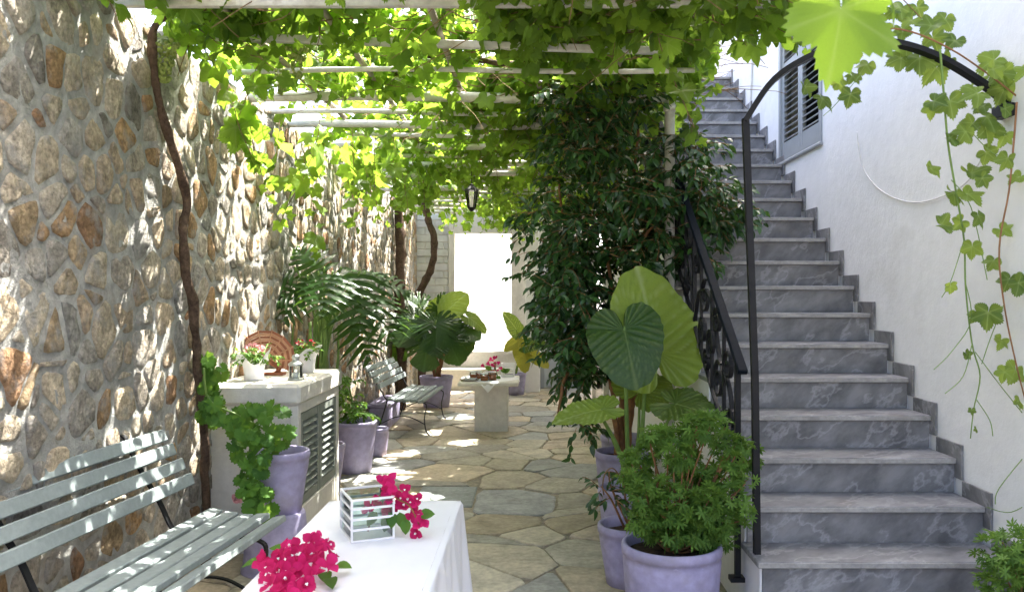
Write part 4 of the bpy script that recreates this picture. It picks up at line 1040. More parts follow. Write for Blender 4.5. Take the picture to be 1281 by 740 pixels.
for (x, y, r) in ((800, 650, .07), (820, 660, .075), (840, 668, .07), (858, 655, .08), (875, 668, .075), (895, 655, .08), (812, 625, .08), (850, 625, .09), (885, 630, .09), (915, 620, .08), (930, 640, .05), (785, 600, .06)):
    cl.append((PX(x, y, ny_ - 0.16 + random.uniform(-.06, .06)), r, None))
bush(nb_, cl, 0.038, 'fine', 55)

# bush in the lower corner by the wall
cb = thing('corner_bush', 'small dense green bush in a lilac pot at the bottom stair by the white wall', 'plant', (2.0, 3.22, -0.012))
pot(cb, (2.0, 3.22, -0.012), 0.19, 0.15, 0.36)
cl = [((2.0 + random.uniform(-.17, .12), 3.22 + random.uniform(-.12, .12), 0.38 + random.uniform(0.0, 0.30)), random.uniform(.07, .10), (2.0, 3.22, .3)) for k in range(24)]
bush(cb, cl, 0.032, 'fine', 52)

# ================================================================== BENCHES
def bench(origin, rot, length, zs_, label, group, sup):
    """origin: ground point under the far end of the seat's back edge. Local: u back towards the camera, v towards the courtyard"""
    t = thing('garden_bench', label, 'bench', origin, group)
    Mo = Matrix.Translation(origin) @ Matrix.Rotation(rot, 4, 'Z')
    def loc(v, u, w): return Mo @ Vector((v, -u, w * zs_))
    back = [(-0.075, 0.65, 72), (-0.125, 0.725, 70), (-0.175, 0.80, 68), (-0.222, 0.872, 66)]
    seat = [(0.06, 0.500, 6), (0.145, 0.486, 4), (0.232, 0.480, 0), (0.318, 0.486, -5), (0.405, 0.474, -14)]
    for k, (v, w, tilt) in enumerate(back):
        m = MB(); Mx = Mo @ Matrix.Translation((v, 0, w * zs_)) @ Matrix.Rotation(R(tilt), 4, 'Y')
        e = random.uniform(-0.012, 0.012); m.bbox((-0.032, -length + e, -0.015), (0.032, 0 + e, 0.015), 0.005, Mx); m.build('back_slat', M['slat'], t)
    for k, (v, w, tilt) in enumerate(seat):
        m = MB(); Mx = Mo @ Matrix.Translation((v, 0, w * zs_ - 0.016)) @ Matrix.Rotation(R(tilt), 4, 'Y')
        e = random.uniform(-0.012, 0.012); m.bbox((-0.036, -length + e, -0.016), (0.036, 0 + e, 0.016), 0.005, Mx); m.build('seat_slat', M['slat'], t)
    for u in sup:
        strap = spline([loc(-0.30, u, 0.86), loc(-0.325, u, 0.885), loc(-0.30, u, 0.925), loc(-0.255, u, 0.915), loc(-0.228, u, 0.86), loc(-0.16, u, 0.735), loc(-0.08, u, 0.61), loc(-0.02, u, 0.49), loc(0.03, u, 0.455), loc(0.14, u, 0.448), loc(0.3, u, 0.446), loc(0.42, u, 0.43), loc(0.455, u, 0.38), loc(0.43, u, 0.22), loc(0.45, u, 0.06), loc(0.49, u, 0.0)], 5)
        MB().tube(strap, 0.017, 4, flat=(1.25, 0.4)).build('frame_strap', M['iron'], t)
        MB().tube(spline([loc(0.0, u, 0.45), loc(-0.06, u, 0.22), loc(-0.13, u, 0.0)], 6), 0.016, 4, flat=(1.25, 0.5)).build('leg', M['iron'], t)
        MB().tube(spline([loc(-0.06, u, 0.16), loc(0.1, u, 0.24), loc(0.26, u, 0.24), loc(0.43, u, 0.15)], 6), 0.012, 4, flat=(1.2, 0.5)).build('stretcher', M['iron'], t)
    return t
bench((-1.695, 4.32, 0), R(-5), 1.55, 1.0, 'grey slatted bench beside the white cloth table, standing along the stone wall', 'slatted benches', (0.3, 1.25))
bench((-1.60, 10.95, 0), R(-2.5), 1.5, 0.87, 'grey slatted bench dappled with sun beside the masonry table', 'slatted benches', (0.12, 1.4))

# ================================================================== CABINET AND WHAT STANDS ON IT
cab = thing('masonry_cabinet', 'whitewashed masonry cabinet with grey louvred doors against the stone wall', 'cabinet', (-1.7, 5.7, 0))
CX, CY0, CY1, CT = -1.45, 5.17, 6.26, 1.05
bd = MB(); bd.bbox((XW + 0.0, CY0, -0.02), (CX - 0.05, CY1, CT - 0.13), 0.006); bd.build('body', M['limewash'], cab)
MB().bbox((CX - 0.05, CY0, -0.02), (CX, CY0 + 0.07, CT - 0.13), 0.006).build('jamb', M['limewash'], cab)
MB().bbox((CX - 0.05, CY1 - 0.07, -0.02), (CX, CY1, CT - 0.13), 0.006).build('jamb', M['limewash'], cab)
MB().bbox((CX - 0.05, CY0 + 0.07, -0.02), (CX, CY1 - 0.07, 0.27), 0.006).build('base', M['limewash'], cab)
MB().bbox((CX - 0.05, CY0 + 0.07, 0.86), (CX, CY1 - 0.07, CT - 0.13), 0.004).build('head', M['limewash'], cab)
tp_ = MB(); tp_.bbox((XW + 0.0, CY0 - 0.03, CT - 0.13), (CX + 0.02, CY1 + 0.02, CT), 0.02); tp_.build('top_slab', M['limewash'], cab)
ymid = (CY0 + CY1) / 2
for a, b in ((CY0 + 0.073, ymid - 0.003), (ymid + 0.003, CY1 - 0.073)):
    louvre_leaf(cab, 'y', a, b, 0.275, 0.855, CX - 0.004, [(0.275, 0.335), (0.80, 0.855)], M['shutter'], name='door', nsl=0.043, thick=0.03, out=1, slat_w=0.042)

# folding fan
fb = PX(337, 473, 5.75); fb.z = CT
fan = thing('wooden_fan', 'brown slatted wooden fan standing open on the cabinet', 'fan', fb)
fc = fb + Vector((-0.03, 0, 0.10)); nbl = 9
for k in range(nbl):
    a0 = R(205 - (k) * 25.5); a1 = R(205 - (k + 1) * 25.5)
    bl = None
    for q in range(9):
        r0 = 0.045 + q * 0.0185; r1 = r0 + 0.0165; zig = 0.010 if q % 2 else 0.0
        m = MB(); V = []
        for yy in (0, 0.006):
            for (aa, rr, oo) in ((a0, r0, 0.012 * (k % 2)), (a1, r0, 0.012 * ((k + 1) % 2)), (a1, r1, 0.012 * ((k + 1) % 2)), (a0, r1, 0.012 * (k % 2))):
                V.append((fc.x + rr * math.cos(aa), fc.y + yy + oo * (rr / 0.2), fc.z + rr * math.sin(aa)))
        m.add(V, [(0, 1, 2, 3), (7, 6, 5, 4), (0, 4, 5, 1), (1, 5, 6, 2), (2, 6, 7, 3), (3, 7, 4, 0)])
        if bl is None: bl = m.build('blade', M['fanwood'], fan)
        else: m.build('slat', M['fanwood'] if q % 2 == 0 else M['fanedge'], bl)
    MB().tube([fc + Vector((0.03 * math.cos(a0), 0.0, 0.03 * math.sin(a0))), fc + Vector((0.215 * math.cos(a0), -0.004 + 0.012 * (k % 2), 0.215 * math.sin(a0)))], 0.0045, 5).build('rib', M['fanedge'], fan)
m = MB(); m.tube(spline([fb + Vector((0.03, 0.03, 0)), fb + Vector((0.06, 0.02, 0.05)), fc + Vector((0.02, 0.0, 0.0))], 5), [0.02, 0.018, .018, .018, .018, .018, .018, .018, .018, .018, .015], 8)
m.bbox((fb.x - 0.09, fb.y - 0.03, fb.z), (fb.x + 0.1, fb.y + 0.06, fb.z + 0.018), 0.004); m.build('stand', M['fanwood'], fan)

def paper_pot(c, label, flower, seed):
    r_ = random.Random(seed); t = thing('wrapped_flower_pot', label, 'flower pot', c, 'flower pots on the cabinet')
    m = MB(); n = 30; V = []; prof = [(0.06, 0), (0.062, 0.05), (0.07, 0.10), (0.085, 0.125), (0.105, 0.14)]
    for j, (r, z) in enumerate(prof):
        for k in range(n):
            a = 2 * math.pi * k / n; ru = (j / 4) ** 2; q = 1 + 0.10 * ru * math.sin(a * 5 + seed) + 0.04 * math.sin(a * 11 + j)
            zz = z + ru * 0.035 * math.sin(a * 3 + seed) + (0.06 * max(0, math.cos(a - 0.2)) ** 6 * ru)
            V.append((c[0] + r * q * math.cos(a), c[1] + r * q * math.sin(a), c[2] + zz))
    Fc = [(j * n + k, j * n + (k + 1) % n, (j + 1) * n + (k + 1) % n, (j + 1) * n + k) for j in range(4) for k in range(n)] + [tuple(range(n - 1, -1, -1))]
    obj('paper_wrap', V, Fc, M['wpaper'], t, True)
    MB().lathe([(0.001, 0.10), (0.066, 0.10)], c, 18).build('soil', M['soil'], t)
    clump_tree(t, [((c[0] + r_.uniform(-.05, .05), c[1] + r_.uniform(-.05, .05), c[2] + 0.14 + r_.uniform(0, .05)), 0.045, 4) for _ in range(9)], 0, 0.03, 'geranium', FIC, 0.3, 0.05, 'petiole')
    pos = []; D = []
    for k in range(30 if seed == 2 else 12):
        u = rv(); u.normalize(); pos.append(Vector(c) + Vector((u.x * 0.06, u.y * 0.06 - 0.01, 0.205 + u.z * 0.025))); D.append(u)
    leaf_mass('flowers', polar_leaf(np.radians([-150, -90, -30, 30, 90, 150]), np.array([.8, 1, .9, 1, .9, .8]), 1, 0.3, 0.1, 0, 1)[0], polar_leaf(np.radians([-150, -90, -30, 30, 90, 150]), np.ones(6), 1)[1], pos, D, [rv() + Vector((0, -1, 1)) for _ in pos], [0.016] * len(pos), rng.random(len(pos)), M[flower], t)
paper_pot(tuple(PX(318, 476, 5.42))[:2] + (CT,), 'white paper wrapped pot of pale pink flowers in front of the wooden fan', 'pinkflower', 2)
paper_pot((-1.62, 5.98, CT), 'white paper wrapped pot of dark red flowers behind the tin lantern', 'redflower', 5)

ln = (-1.535, 5.42, CT)
lt = thing('tin_lantern', 'small round tin and glass candle lantern on the cabinet corner', 'lantern', ln)
MB().lathe([(0.001, 0), (0.05, 0), (0.05, 0.012), (0.044, 0.016), (0.001, 0.016)], ln, 24).build('base', M['tin'], lt, smooth=True)
for k in range(4):
    a = 0.6 + k * math.pi / 2; MB().tube([(ln[0] + .043 * math.cos(a), ln[1] + .043 * math.sin(a), CT + .012), (ln[0] + .043 * math.cos(a), ln[1] + .043 * math.sin(a), CT + .10)], 0.003, 5).build('rod', M['tin'], lt)
MB().lathe([(0.039, 0.016), (0.039, 0.098)], ln, 24).build('glass', M['glass'], lt, smooth=True)
MB().lathe([(0.001, 0.016), (0.016, 0.016), (0.016, 0.05), (0.001, 0.052)], ln, 14).build('candle', M['wpaper'], lt, smooth=True)
MB().lathe([(0.048, 0.094), (0.05, 0.104), (0.043, 0.112), (0.024, 0.125), (0.022, 0.14), (0.027, 0.147), (0.02, 0.162), (0.006, 0.168), (0.001, 0.168)], ln, 24).build('cap', M['tin'], lt, smooth=True)

# ================================================================== LEFT SIDE POTS AND PLANTS
# trailing geranium: tall pot on a lower one
lp = thing('lilac_pot', 'upturned lilac pot carrying the trailing geranium', 'pot', (-1.50, 4.90, -0.012))
MB().lathe([(0.2, 0), (0.202, 0.03), (0.19, 0.045), (0.165, 0.33), (0.16, 0.342), (0.001, 0.342)], (-1.50, 4.90, -0.012), 40).build('body', M['lilac'], lp, smooth=True)
gt = thing('trailing_geranium', 'trailing round leaved geranium spilling from a lilac pot beside the bench', 'plant', (-1.48, 4.92, 0.33))
pot(gt, (-1.48, 4.92, 0.33), 0.165, 0.115, 0.36)
GA = np.radians(np.linspace(-165, 165, 27)); GRr = np.array([0.9 + 0.08 * (1 if i % 2 else -1) for i in range(27)]); GRr[0] = GRr[-1] = 0.55
GER = [polar_leaf(GA, GRr, 2, f, d, w, s, 5) for s, (f, d, w) in enumerate(((.25, .15, .07), (.1, .3, .1), (.3, -.1, .06), (0, .2, .12)))]
GEM = leaf_meshes('geranium_leaf', GER, M['geranium'], [0.1, 0.3, 0.5, 0.7, 0.9, 0.4, 0.6, 0.2])
def round_leaf(par, x, y, dep, s):
    c = PX(x, y, dep); c.x = max(c.x, XW + 0.1)
    nn = Vector((random.uniform(-.2, .6), -0.7, random.uniform(0.3, 1.1))); dd = Vector((random.uniform(-1, 1), random.uniform(-.3, .1), random.uniform(-1, 0.1)))
    inst('leaf', random.choice(GEM), Matrix.Translation(c) @ frame_rot(dd, nn).to_4x4() @ Matrix.Scale(s, 4), par)
for (cx_, cy_, rx, ry, nq, da, db) in ((262, 475, 22, 28, 18, 4.75, 4.95), (262, 510, 20, 28, 14, 4.7, 4.95), (290, 510, 30, 20, 14, 4.65, 4.9), (320, 525, 38, 24, 28, 4.6, 4.9), (345, 545, 25, 14, 10, 4.65, 4.85), (315, 560, 26, 22, 16, 4.6, 4.8), (320, 590, 18, 22, 14, 4.6, 4.75), (318, 618, 18, 16, 12, 4.58, 4.72), (330, 640, 24, 10, 8, 4.55, 4.7), (252, 455, 10, 10, 5, 4.8, 4.95)):
    for k in range(nq):
        a = random.uniform(0, 6.28); q = math.sqrt(random.random()); round_leaf(gt, cx_ + rx * q * math.cos(a), cy_ + ry * q * math.sin(a), random.uniform(da, db), random.uniform(0.034, 0.058))
for pts in ([(350, 560), (335, 540), (300, 520), (262, 500), (255, 460)], [(350, 562), (325, 555), (316, 590), (318, 640)], [(352, 560), (345, 535), (325, 515)]):
    MB().tube(spline([PX(x, y, 4.88 - 0.05 * i) for i, (x, y) in enumerate(pts)], 5), 0.006, 6).build('stem', M['petiole'], gt, smooth=True)
pos = []
m = PX(297, 622, 4.6)
for k in range(26): u = rv(); u.normalize(); pos.append((m + u * 0.022, u))
leaf_mass('flower', polar_leaf(np.radians([-150, -90, -30, 30, 90, 150]), np.array([.8, 1, .9, 1, .9, .8]), 1, 0.3, 0.1, 0, 1)[0], polar_leaf(np.radians([-150, -90, -30, 30, 90, 150]), np.ones(6), 1)[1], [p for p, u in pos], [rv() for _ in pos], [u for p, u in pos], [0.016] * 26, rng.random(26), M['pinkflower'], gt)

def split_leaf(seed, L=0.6, W=0.55, n=8, droop=0.35, wide=0.7):
    """deeply cut philodendron leaf: midrib with tapering lobes each side; tip along +Y"""
    r_ = random.Random(seed); V = []; Fc = []; tn = []
    base = r_.uniform(0.05, 0.3); T_ = np.linspace(-0.05, 1.0, n + 1)
    def mid(t): return np.array([0, t * L, -droop * L * t * t * 0.7])
    for s in (-1, 1):
        for i in range(n):
            t0, t1 = T_[i], T_[i + 1]; tm = (t0 + t1) / 2
            ln_ = W * (math.sin(math.pi * min(0.97, (tm * 0.72 + 0.26))) ** 0.8) * r_.uniform(0.88, 1.08)
            fw = 0.15 + 0.75 * max(0, tm)                # lobes sweep forward towards the tip
            a = mid(t0); b = mid(t0 + (t1 - t0) * 0.98); c0 = len(V); seg = 5
            hw = (t1 - t0) * L * 0.5
            for k in range(seg + 1):
                u = k / seg; w = (1.0 if k == 0 else (wide * (1 - u ** 2.2) + 0.30 * wide * math.sin(u * math.pi)) )
                cc = (a + b) / 2 + np.array([s * ln_ * u * math.cos(fw * 0.8), ln_ * u * math.sin(fw * 0.8), 0.10 * ln_ * u - droop * ln_ * 0.9 * u * u])
                dv = np.array([0, hw * w, 0])
                wav = 0.012 * math.sin(6 * u + i)
                V += [cc - dv + (0, 0, wav), cc + (0, 0, -0.006), cc + dv + (0, 0, wav)]; tn += [(base, 0, 0), (base, 0.6 * (1 - u), 0), (base, 0, 0)]
            for k in range(seg):
                q = c0 + 3 * k
                for e in (0, 1):
                    f = (q + e, q + e + 1, q + e + 4, q + e + 3); Fc.append(f if s < 0 else f[::-1])
    return np.array(V), np.array(Fc), np.array(tn)

ph = thing('philodendron', 'large split leaf philodendron rising behind the masonry cabinet', 'plant', (-1.7, 6.72, -0.012))
pot(ph, (-1.7, 6.72, -0.012), 0.19, 0.14, 0.42)
hub = PX(402, 470, 6.7)
for k in range(26):
    x = 402 + random.gauss(0, 9); MB().tube(spline([PX(400 + (x - 402) * 0.5, 520, 6.72 + random.uniform(-.08, .08)), PX(x - 2, 455, 6.7 + random.uniform(-.1, .1)), PX(x + random.gauss(0, 4), 395 + random.uniform(-12, 20), 6.7 + random.uniform(-.12, .12))], 5), lerpl(0.016, 0.006, 11), 6).build('stalk', M['petiole'], ph, smooth=True)
gnarl([(-1.7, 6.72, 0.36), PX(402, 500, 6.72), PX(404, 440, 6.72)], 0.05, 0.035, 9, 6, 0.01, 70).build('trunk', M['stem'], ph, smooth=True)
for k, (x, y, dep, d, nn, L_, W_) in enumerate(((448, 345, 6.5, (0.15, -0.55, -0.8), (0.2, -0.6, 0.8), .52, .42), (425, 340, 6.7, (0.7, -0.1, -0.45), (0.1, -0.5, 0.9), .58, .38), (398, 345, 6.6, (-0.8, -0.3, -0.3), (-.1, -0.5, 0.9), .42, .34), (405, 340, 6.8, (-0.35, 0.1, 0.35), (-.1, -0.6, 0.8), .42, .30), (385, 350, 6.5, (-0.55, -0.5, -0.75), (-.2, -0.5, 0.8), .42, .32), (460, 365, 6.6, (0.6, -0.4, -0.65), (0.3, -0.5, 0.8), .5, .38), (430, 350, 6.9, (0.3, 0.4, 0.2), (0, -0.4, 0.9), .5, .34), (440, 400, 6.7, (0.55, -0.3, -0.75), (0.3, -0.5, 0.8), .42, .30), (415, 345, 6.4, (-.1, -.7, -.6), (0, -.5, .9), .42, .34), (455, 345, 7.0, (0.9, 0.1, -0.1), (0.1, -.5, .9), .45, .32), (370, 340, 6.7, (-0.7, 0, -.1), (0, -.5, .9), .34, .28))):
    c = PX(x, y, dep); put_leaf(ph, split_leaf(k + 3, L_ * 0.84, W_ * 0.86, 7, 0.45, 0.74), c, Vector(d), Vector(nn), M['monstera'])
    stalk(ph, [PX(403, 440, 6.72), PX(405 + (x - 405) * .4, 385, (6.72 + dep) / 2), c + Vector((0, 0.02, 0.02)), c], 0.012, 0.006)

p2_ = thing('potted_shrub', 'leafy shrub in a large lilac pot next to the masonry cabinet', 'plant', (-1.62, 7.6, -0.012))
pot(p2_, (-1.62, 7.6, -0.012), 0.205, 0.15, 0.475)
cl = [(PX(x + random.uniform(-8, 8), y, 7.6 + random.uniform(-.15, .12)), 0.07, 5) for (x, y) in ((440, 505), (432, 490), (436, 515), (446, 512), (430, 475), (440, 480), (434, 500), (450, 518), (428, 515))]
clump_tree(p2_, cl, 0, 0.055, 'geranium', FIC, 0.4, 0.1, 'petiole')
MB().tube(spline([(-1.62, 7.6, .4), PX(440, 500, 7.6), PX(434, 470, 7.6)], 5), 0.008, 6).build('stem', M['petiole'], p2_, smooth=True)
p3_ = thing('lilac_pot', 'small lilac pot of bare soil beside the far bench leg', 'pot', (-1.56, 8.35, -0.012))
pot(p3_, (-1.56, 8.35, -0.012), 0.125, 0.10, 0.29, 0.03)
tr_ = thing('lilac_planter', 'long lilac planter box on the ground behind the far bench', 'planter', (-1.76, 10.4, -0.012))
m = MB(); m.bbox((-1.95, 9.95, -0.012), (-1.72, 10.85, 0.26), 0.015); m.build('box', M['lilac'], tr_); MB().bbox((-1.965, 9.935, 0.26), (-1.705, 10.865, 0.30), 0.01).build('rim', M['lilac'], tr_)

def monstera_leaf(seed, L_, W_, droop=0.35):
    V, Fc, tn = aloc_leaf(seed, 1.0, W_ / L_ * 0.95, droop); V = V.copy(); n = 109; r_ = random.Random(seed)
    A = np.linspace(-178, 178, n); ph_ = r_.uniform(0, 9)
    cut = np.array([1.0 if 22 < abs(a) < 150 and ((abs(a) + ph_) / 19.0) % 1.0 < 0.24 else 0.0 for a in A])
    for j in range(14):
        t = (j + 1) / 14; k = 1 - cut * 0.5 * max(0, t - 0.45) / 0.55
        V[1 + j * n:1 + (j + 1) * n] *= k[:, None]
    return V * L_, Fc, tn
mo = thing('monstera', 'big leaved monstera in a lilac pot between the far bench and the doorway', 'plant', (-1.38, 12.0, -0.012))
pot(mo, (-1.38, 12.0, -0.012), 0.24, 0.18, 0.46)
for k, (x, y, dep, d, nn, L_, W_) in enumerate(((520, 400, 11.6, (-0.4, -0.6, -0.6), (-.1, -.7, .6), .62, .40), (545, 405, 11.5, (0.1, -0.5, -0.8), (0.1, -.8, .5), .60, .40), (565, 410, 11.7, (0.55, -0.3, -0.65), (0.3, -.7, .6), .58, .36), (510, 420, 11.8, (-0.5, -0.2, -0.75), (-.3, -.7, .6), .55, .36), (560, 425, 11.5, (0.5, -0.4, -0.75), (.2, -.8, .5), .5, .34), (535, 430, 11.4, (-0.1, -0.5, -0.85), (0, -.8, .5), .5, .36), (525, 385, 12.1, (-0.5, 0, 0.4), (0, -.6, .8), .5, .34), (550, 385, 12.0, (0.2, 0.1, -0.3), (0, -.6, .8), .5, .36), (578, 415, 11.7, (0.7, -0.2, -0.1), (0, -.6, .8), .36, .26))):
    c = PX(x, y, dep); put_leaf(mo, monstera_leaf(k + 33, L_ * 0.78, W_ * 0.95), c, Vector(d), Vector(nn), M['monstera'], random.uniform(0.05, 0.4))
    stalk(mo, [(-1.38, 12.0, .4), PX(542, 430, 11.95), c + Vector((0, .03, .03)), c], 0.016, 0.008)
c = PX(552, 395, 11.9); put_leaf(mo, aloc_leaf(77, 0.5, 0.62, 0.2), c, Vector((0.42, 0.1, 0.42)), Vector((-0.3, -0.85, 0.45)), M['aloc'], 0.95)
stalk(mo, [(-1.38, 12.0, .4), PX(545, 430, 11.95), c], 0.016, 0.008)
c = PX(588, 398, 11.8); put_leaf(mo, aloc_leaf(78, 0.3, 0.5, 0.4), c, Vector((0.8, -0.1, -0.5)), Vector((0.1, -0.5, 0.8)), M['aloc'], 0.6)
stalk(mo, [(-1.38, 12.0, .4), PX(560, 430, 11.95), c], 0.012, 0.006)
for k in range(5): gnarl([(-1.38 + random.uniform(-.08, .08), 12.0, .4), PX(540 + k * 4, 440, 11.95), PX(530 + k * 9, 410, 11.9)], 0.022, 0.012, 7, 5, 0.02, 80 + k).build('stem', M['redstem'], mo, smooth=True)

p4_ = thing('potted_shrub', 'yellowing broad leaved plant in a lilac pot at the white pillar', 'plant', (-0.27, 13.5, -0.012))
pot(p4_, (-0.27, 13.5, -0.012), 0.17, 0.13, 0.36)
for k, (x, y, d, L_, li, mt) in enumerate(((652, 440, (0.2, -.3, -.8), .34, 0.7, 'yellow_leaf'), (660, 432, (0.7, -.3, .1), .34, .2, 'aloc'), (646, 412, (-.3, -.3, .5), .36, .1, 'aloc'), (650, 425, (-0.7, -.2, -.4), .30, .5, 'yellow_leaf'), (668, 445, (.6, -.2, -.4), .3, .8, 'yellow_leaf'))):
    c = PX(x, y, 13.3); put_leaf(p4_, aloc_leaf(90 + k, L_, .42, .3), c, Vector(d), Vector((0, -.8, .6)), M[mt], li)
    stalk(p4_, [(-0.27, 13.5, .3), PX(648, 455, 13.45), c], 0.01, 0.006)

# ================================================================== FAR MASONRY TABLE
ft = thing('masonry_table', 'low white masonry table with a central pedestal in the courtyard', 'table', (-0.5, 9.9, 0))
MB().bbox((-0.68, 9.78, -0.02), (-0.29, 10.2, 0.55), 0.01).build('pedestal', M['limewash'], ft)
MB().bbox((-0.86, 9.58, 0.55), (-0.16, 10.45, 0.60), 0.012).build('table_top', M['limewash'], ft)
def corner_cloth(x0, x1, y0, y1, z, pts, label):
    """thin cloth laid on the table, diagonal, its corners hanging over the edges"""
    m = MB(); n = 12; V = []; Fc = []
    for j in range(n + 1):
        for i in range(n + 1):
            u, v = i / n * 2 - 1, j / n * 2 - 1; x = (x0 + x1) / 2 + (u - v) * 0.5 * 0.46; y = (y0 + y1) / 2 + (u + v) * 0.5 * 0.56; zz = z + 0.004
            if x < x0 - 0.004: zz -= (x0 - x); x = x0 - 0.006
            if x > x1 + 0.004: zz -= (x - x1); x = x1 + 0.006
            if y < y0 - 0.004: zz -= (y0 - y); y = y0 - 0.006
            V.append((x, y, zz + 0.001 * math.sin(9 * u + 7 * v)))
    for j in range(n):
        for i in range(n): a = j * (n + 1) + i; Fc.append((a, a + 1, a + n + 2, a + n + 1))
    o = obj('table_napkin', V, Fc, M['cloth'], None, True, origin=((x0 + x1) / 2, (y0 + y1) / 2, z)); return tag(o, label, 'tablecloth')
corner_cloth(-0.86, -0.16, 9.58, 10.45, 0.60, None, 'thin white cloth with hanging corners on the masonry table')
TZ = 0.607
jars = [((592, 471), 0.042, 0.10, 9.78), ((606, 470), 0.046, 0.085, 9.72), ((616, 470), 0.05, 0.095, 9.80), ((600, 468), 0.04, 0.085, 9.98), ((615, 465), 0.045, 0.14, 10.12), ((610, 468), 0.038, 0.08, 9.93)]
JL = ['stubby amber jar with a pale lid at the napkin corner', 'short wide amber jar between taller ones', 'widest amber jar standing by the red flowers', 'slim amber jar tucked behind the stubby ones', 'tall amber jar with white lid behind the others', 'smallest amber jar in the middle of the cluster']
for k, ((x, y), r, h, dep) in enumerate(jars):
    c = ((x - VX) * dep / F, dep, TZ); t = thing('jam_jar', JL[k] + ' on the masonry table', 'jar', c, 'amber jars on the masonry table')
    MB().lathe([(0.001, 0.002), (r * 0.93, 0.002), (r * 0.93, h * 0.66), (0.001, h * 0.66)], c, 18).build('jam', M['amber'], t, smooth=True)
    MB().lathe([(0.001, 0), (r, 0), (r, h * 0.86), (r * 0.85, h)], c, 18).build('glass', M['glass'], t, smooth=True)
    MB().lathe([(r * 0.9, h * 0.93), (r * 0.92, h * 0.95), (r * 0.92, h * 1.06), (0.001, h * 1.06)], c, 18).build('lid', M['wpaint'], t, smooth=True)
m = thing('serving_tray', 'flat wooden tray with napkins on the masonry table', 'tray', (-0.76, 9.85, TZ))
MB().lathe([(0.001, 0), (0.1, 0), (0.12, 0.014), (0.112, 0.014), (0.095, 0.004), (0.001, 0.004)], (-0.735, 9.75, TZ), 24).build('plate', M['rafter'], m, smooth=True)
for k in range(3): MB().bbox((-0.06, -0.045, 0.006 + 0.008 * k), (0.06, 0.045, 0.013 + 0.008 * k), 0.002, Matrix.Translation((-0.725, 9.76, TZ)) @ Matrix.Rotation(0.3 * k, 4, 'Z')).build('napkin', M['wpaper'], m)

# bougainvillea flowers: three papery bracts
def bract_flower(seed):
    r_ = random.Random(seed); V = []; Fc = []; tn = []; base = r_.random() * 0.7
    for b in range(3):
        a = b * 2.094 + r_.uniform(-.2, .2); open_ = r_.uniform(0.7, 1.35); rows = 5; c0 = len(V)
        for i in range(rows):
            t = i / (rows - 1); w = 0.42 * math.sin(math.pi * min(.96, t * .85 + .12)) if 0 < i < rows - 1 else (0.1 if i == 0 else 0.0)
            rad = math.sin(open_) * t; zz = math.cos(open_) * t - 0.2 * t * t
            for k in (-1, 0, 1):
                x = rad * math.cos(a) - k * w * math.sin(a); y = rad * math.sin(a) + k * w * math.cos(a)
                V.append((x, y, zz + 0.3 * abs(k) * w + r_.uniform(-.05, .05))); tn.append(base + 0.25 * t + r_.uniform(-.1, .1))
        for i in range(rows - 1):
            for k in (0, 1): q = c0 + 3 * i + k; Fc.append((q, q + 1, q + 4, q + 3))
    return make_mesh('bract_flower', np.array(V), Fc, M['bract'], True, np.clip(np.array(tn), 0, 1.2))
BM = [bract_flower(s) for s in range(9)]
fcm = MB()
for k in range(3): fcm.lathe([(0.001, 0.3), (0.02, 0.35), (0.03, 0.5), (0.06, 0.53), (0.001, 0.52)], (0.06 * math.cos(k * 2.1), 0.06 * math.sin(k * 2.1), 0.0), 6)
FCM = make_mesh('floret', fcm.v, fcm.f, M['wpaper'])
BL = leaf_meshes('bougainvillea_leaf', [ellip_leaf(1, .7, f, d, 6) for f, d in ((.3, .3), (.2, .5), (.4, .1))], M['geranium'], [0.1, 0.3, 0.5])
def blossom(par, p, nrm, s):
    Mx = Matrix.Translation(p) @ Vector(nrm).to_track_quat('Z', 'Y').to_matrix().to_4x4() @ Matrix.Rotation(random.uniform(0, 6), 4, 'Z') @ Matrix.Scale(s, 4)
    o = inst('flower', random.choice(BM), Mx, par)
    if random.random() < 0.45: c = bpy.data.objects.new('floret', FCM); col.objects.link(c); c.parent = o
def TP(x, y, z): d = (CH - z) * F / (y - VY); return PX(x, y, d)     # pixel on the horizontal plane at height z
TT = 0.752
s2 = thing('bougainvillea_sprig', 'loose cut sprig of magenta bougainvillea lying flat on the white tablecloth', 'flowers', TP(375, 705, TT), 'bougainvillea sprigs')
pts2 = [(332, 690), (345, 697), (338, 716), (352, 705), (360, 722), (365, 690), (372, 678), (380, 700), (375, 715), (390, 670), (385, 688), (400, 680), (405, 695), (395, 712), (412, 690), (348, 725), (362, 735), (380, 732), (355, 684), (335, 705), (345, 738), (392, 698), (370, 702), (388, 722), (410, 678), (372, 748), (355, 752)]
pts2 += [(x + random.uniform(-9, 9), y + random.uniform(-9, 9)) for x, y in pts2]
for (x, y) in pts2:
    p = TP(x, y + 6, TT + 0.025 + random.uniform(0, .04)); blossom(s2, p, Vector((random.gauss(0, .7), -0.5 + random.gauss(0, .4), 0.7)), random.uniform(0.034, 0.046))
for (x, y, d) in ((405, 715, (0.4, -1, 0)), (418, 708, (1, -.3, .1)), (412, 722, (0.3, -.8, .05)), (352, 688, (-.6, .4, .3)), (325, 702, (-1, 0, .1))):
    inst('leaf', random.choice(BL), Matrix.Translation(TP(x, y, TT + 0.02)) @ frame_rot(Vector(d), Vector((0, -.3, 1))).to_4x4() @ Matrix.Scale(0.06, 4), s2)
MB().tube(spline([TP(330, 705, TT + .012), TP(365, 712, TT + .02), TP(405, 705, TT + .012)], 6), 0.003, 5).build('stem', M['redstem'], s2)

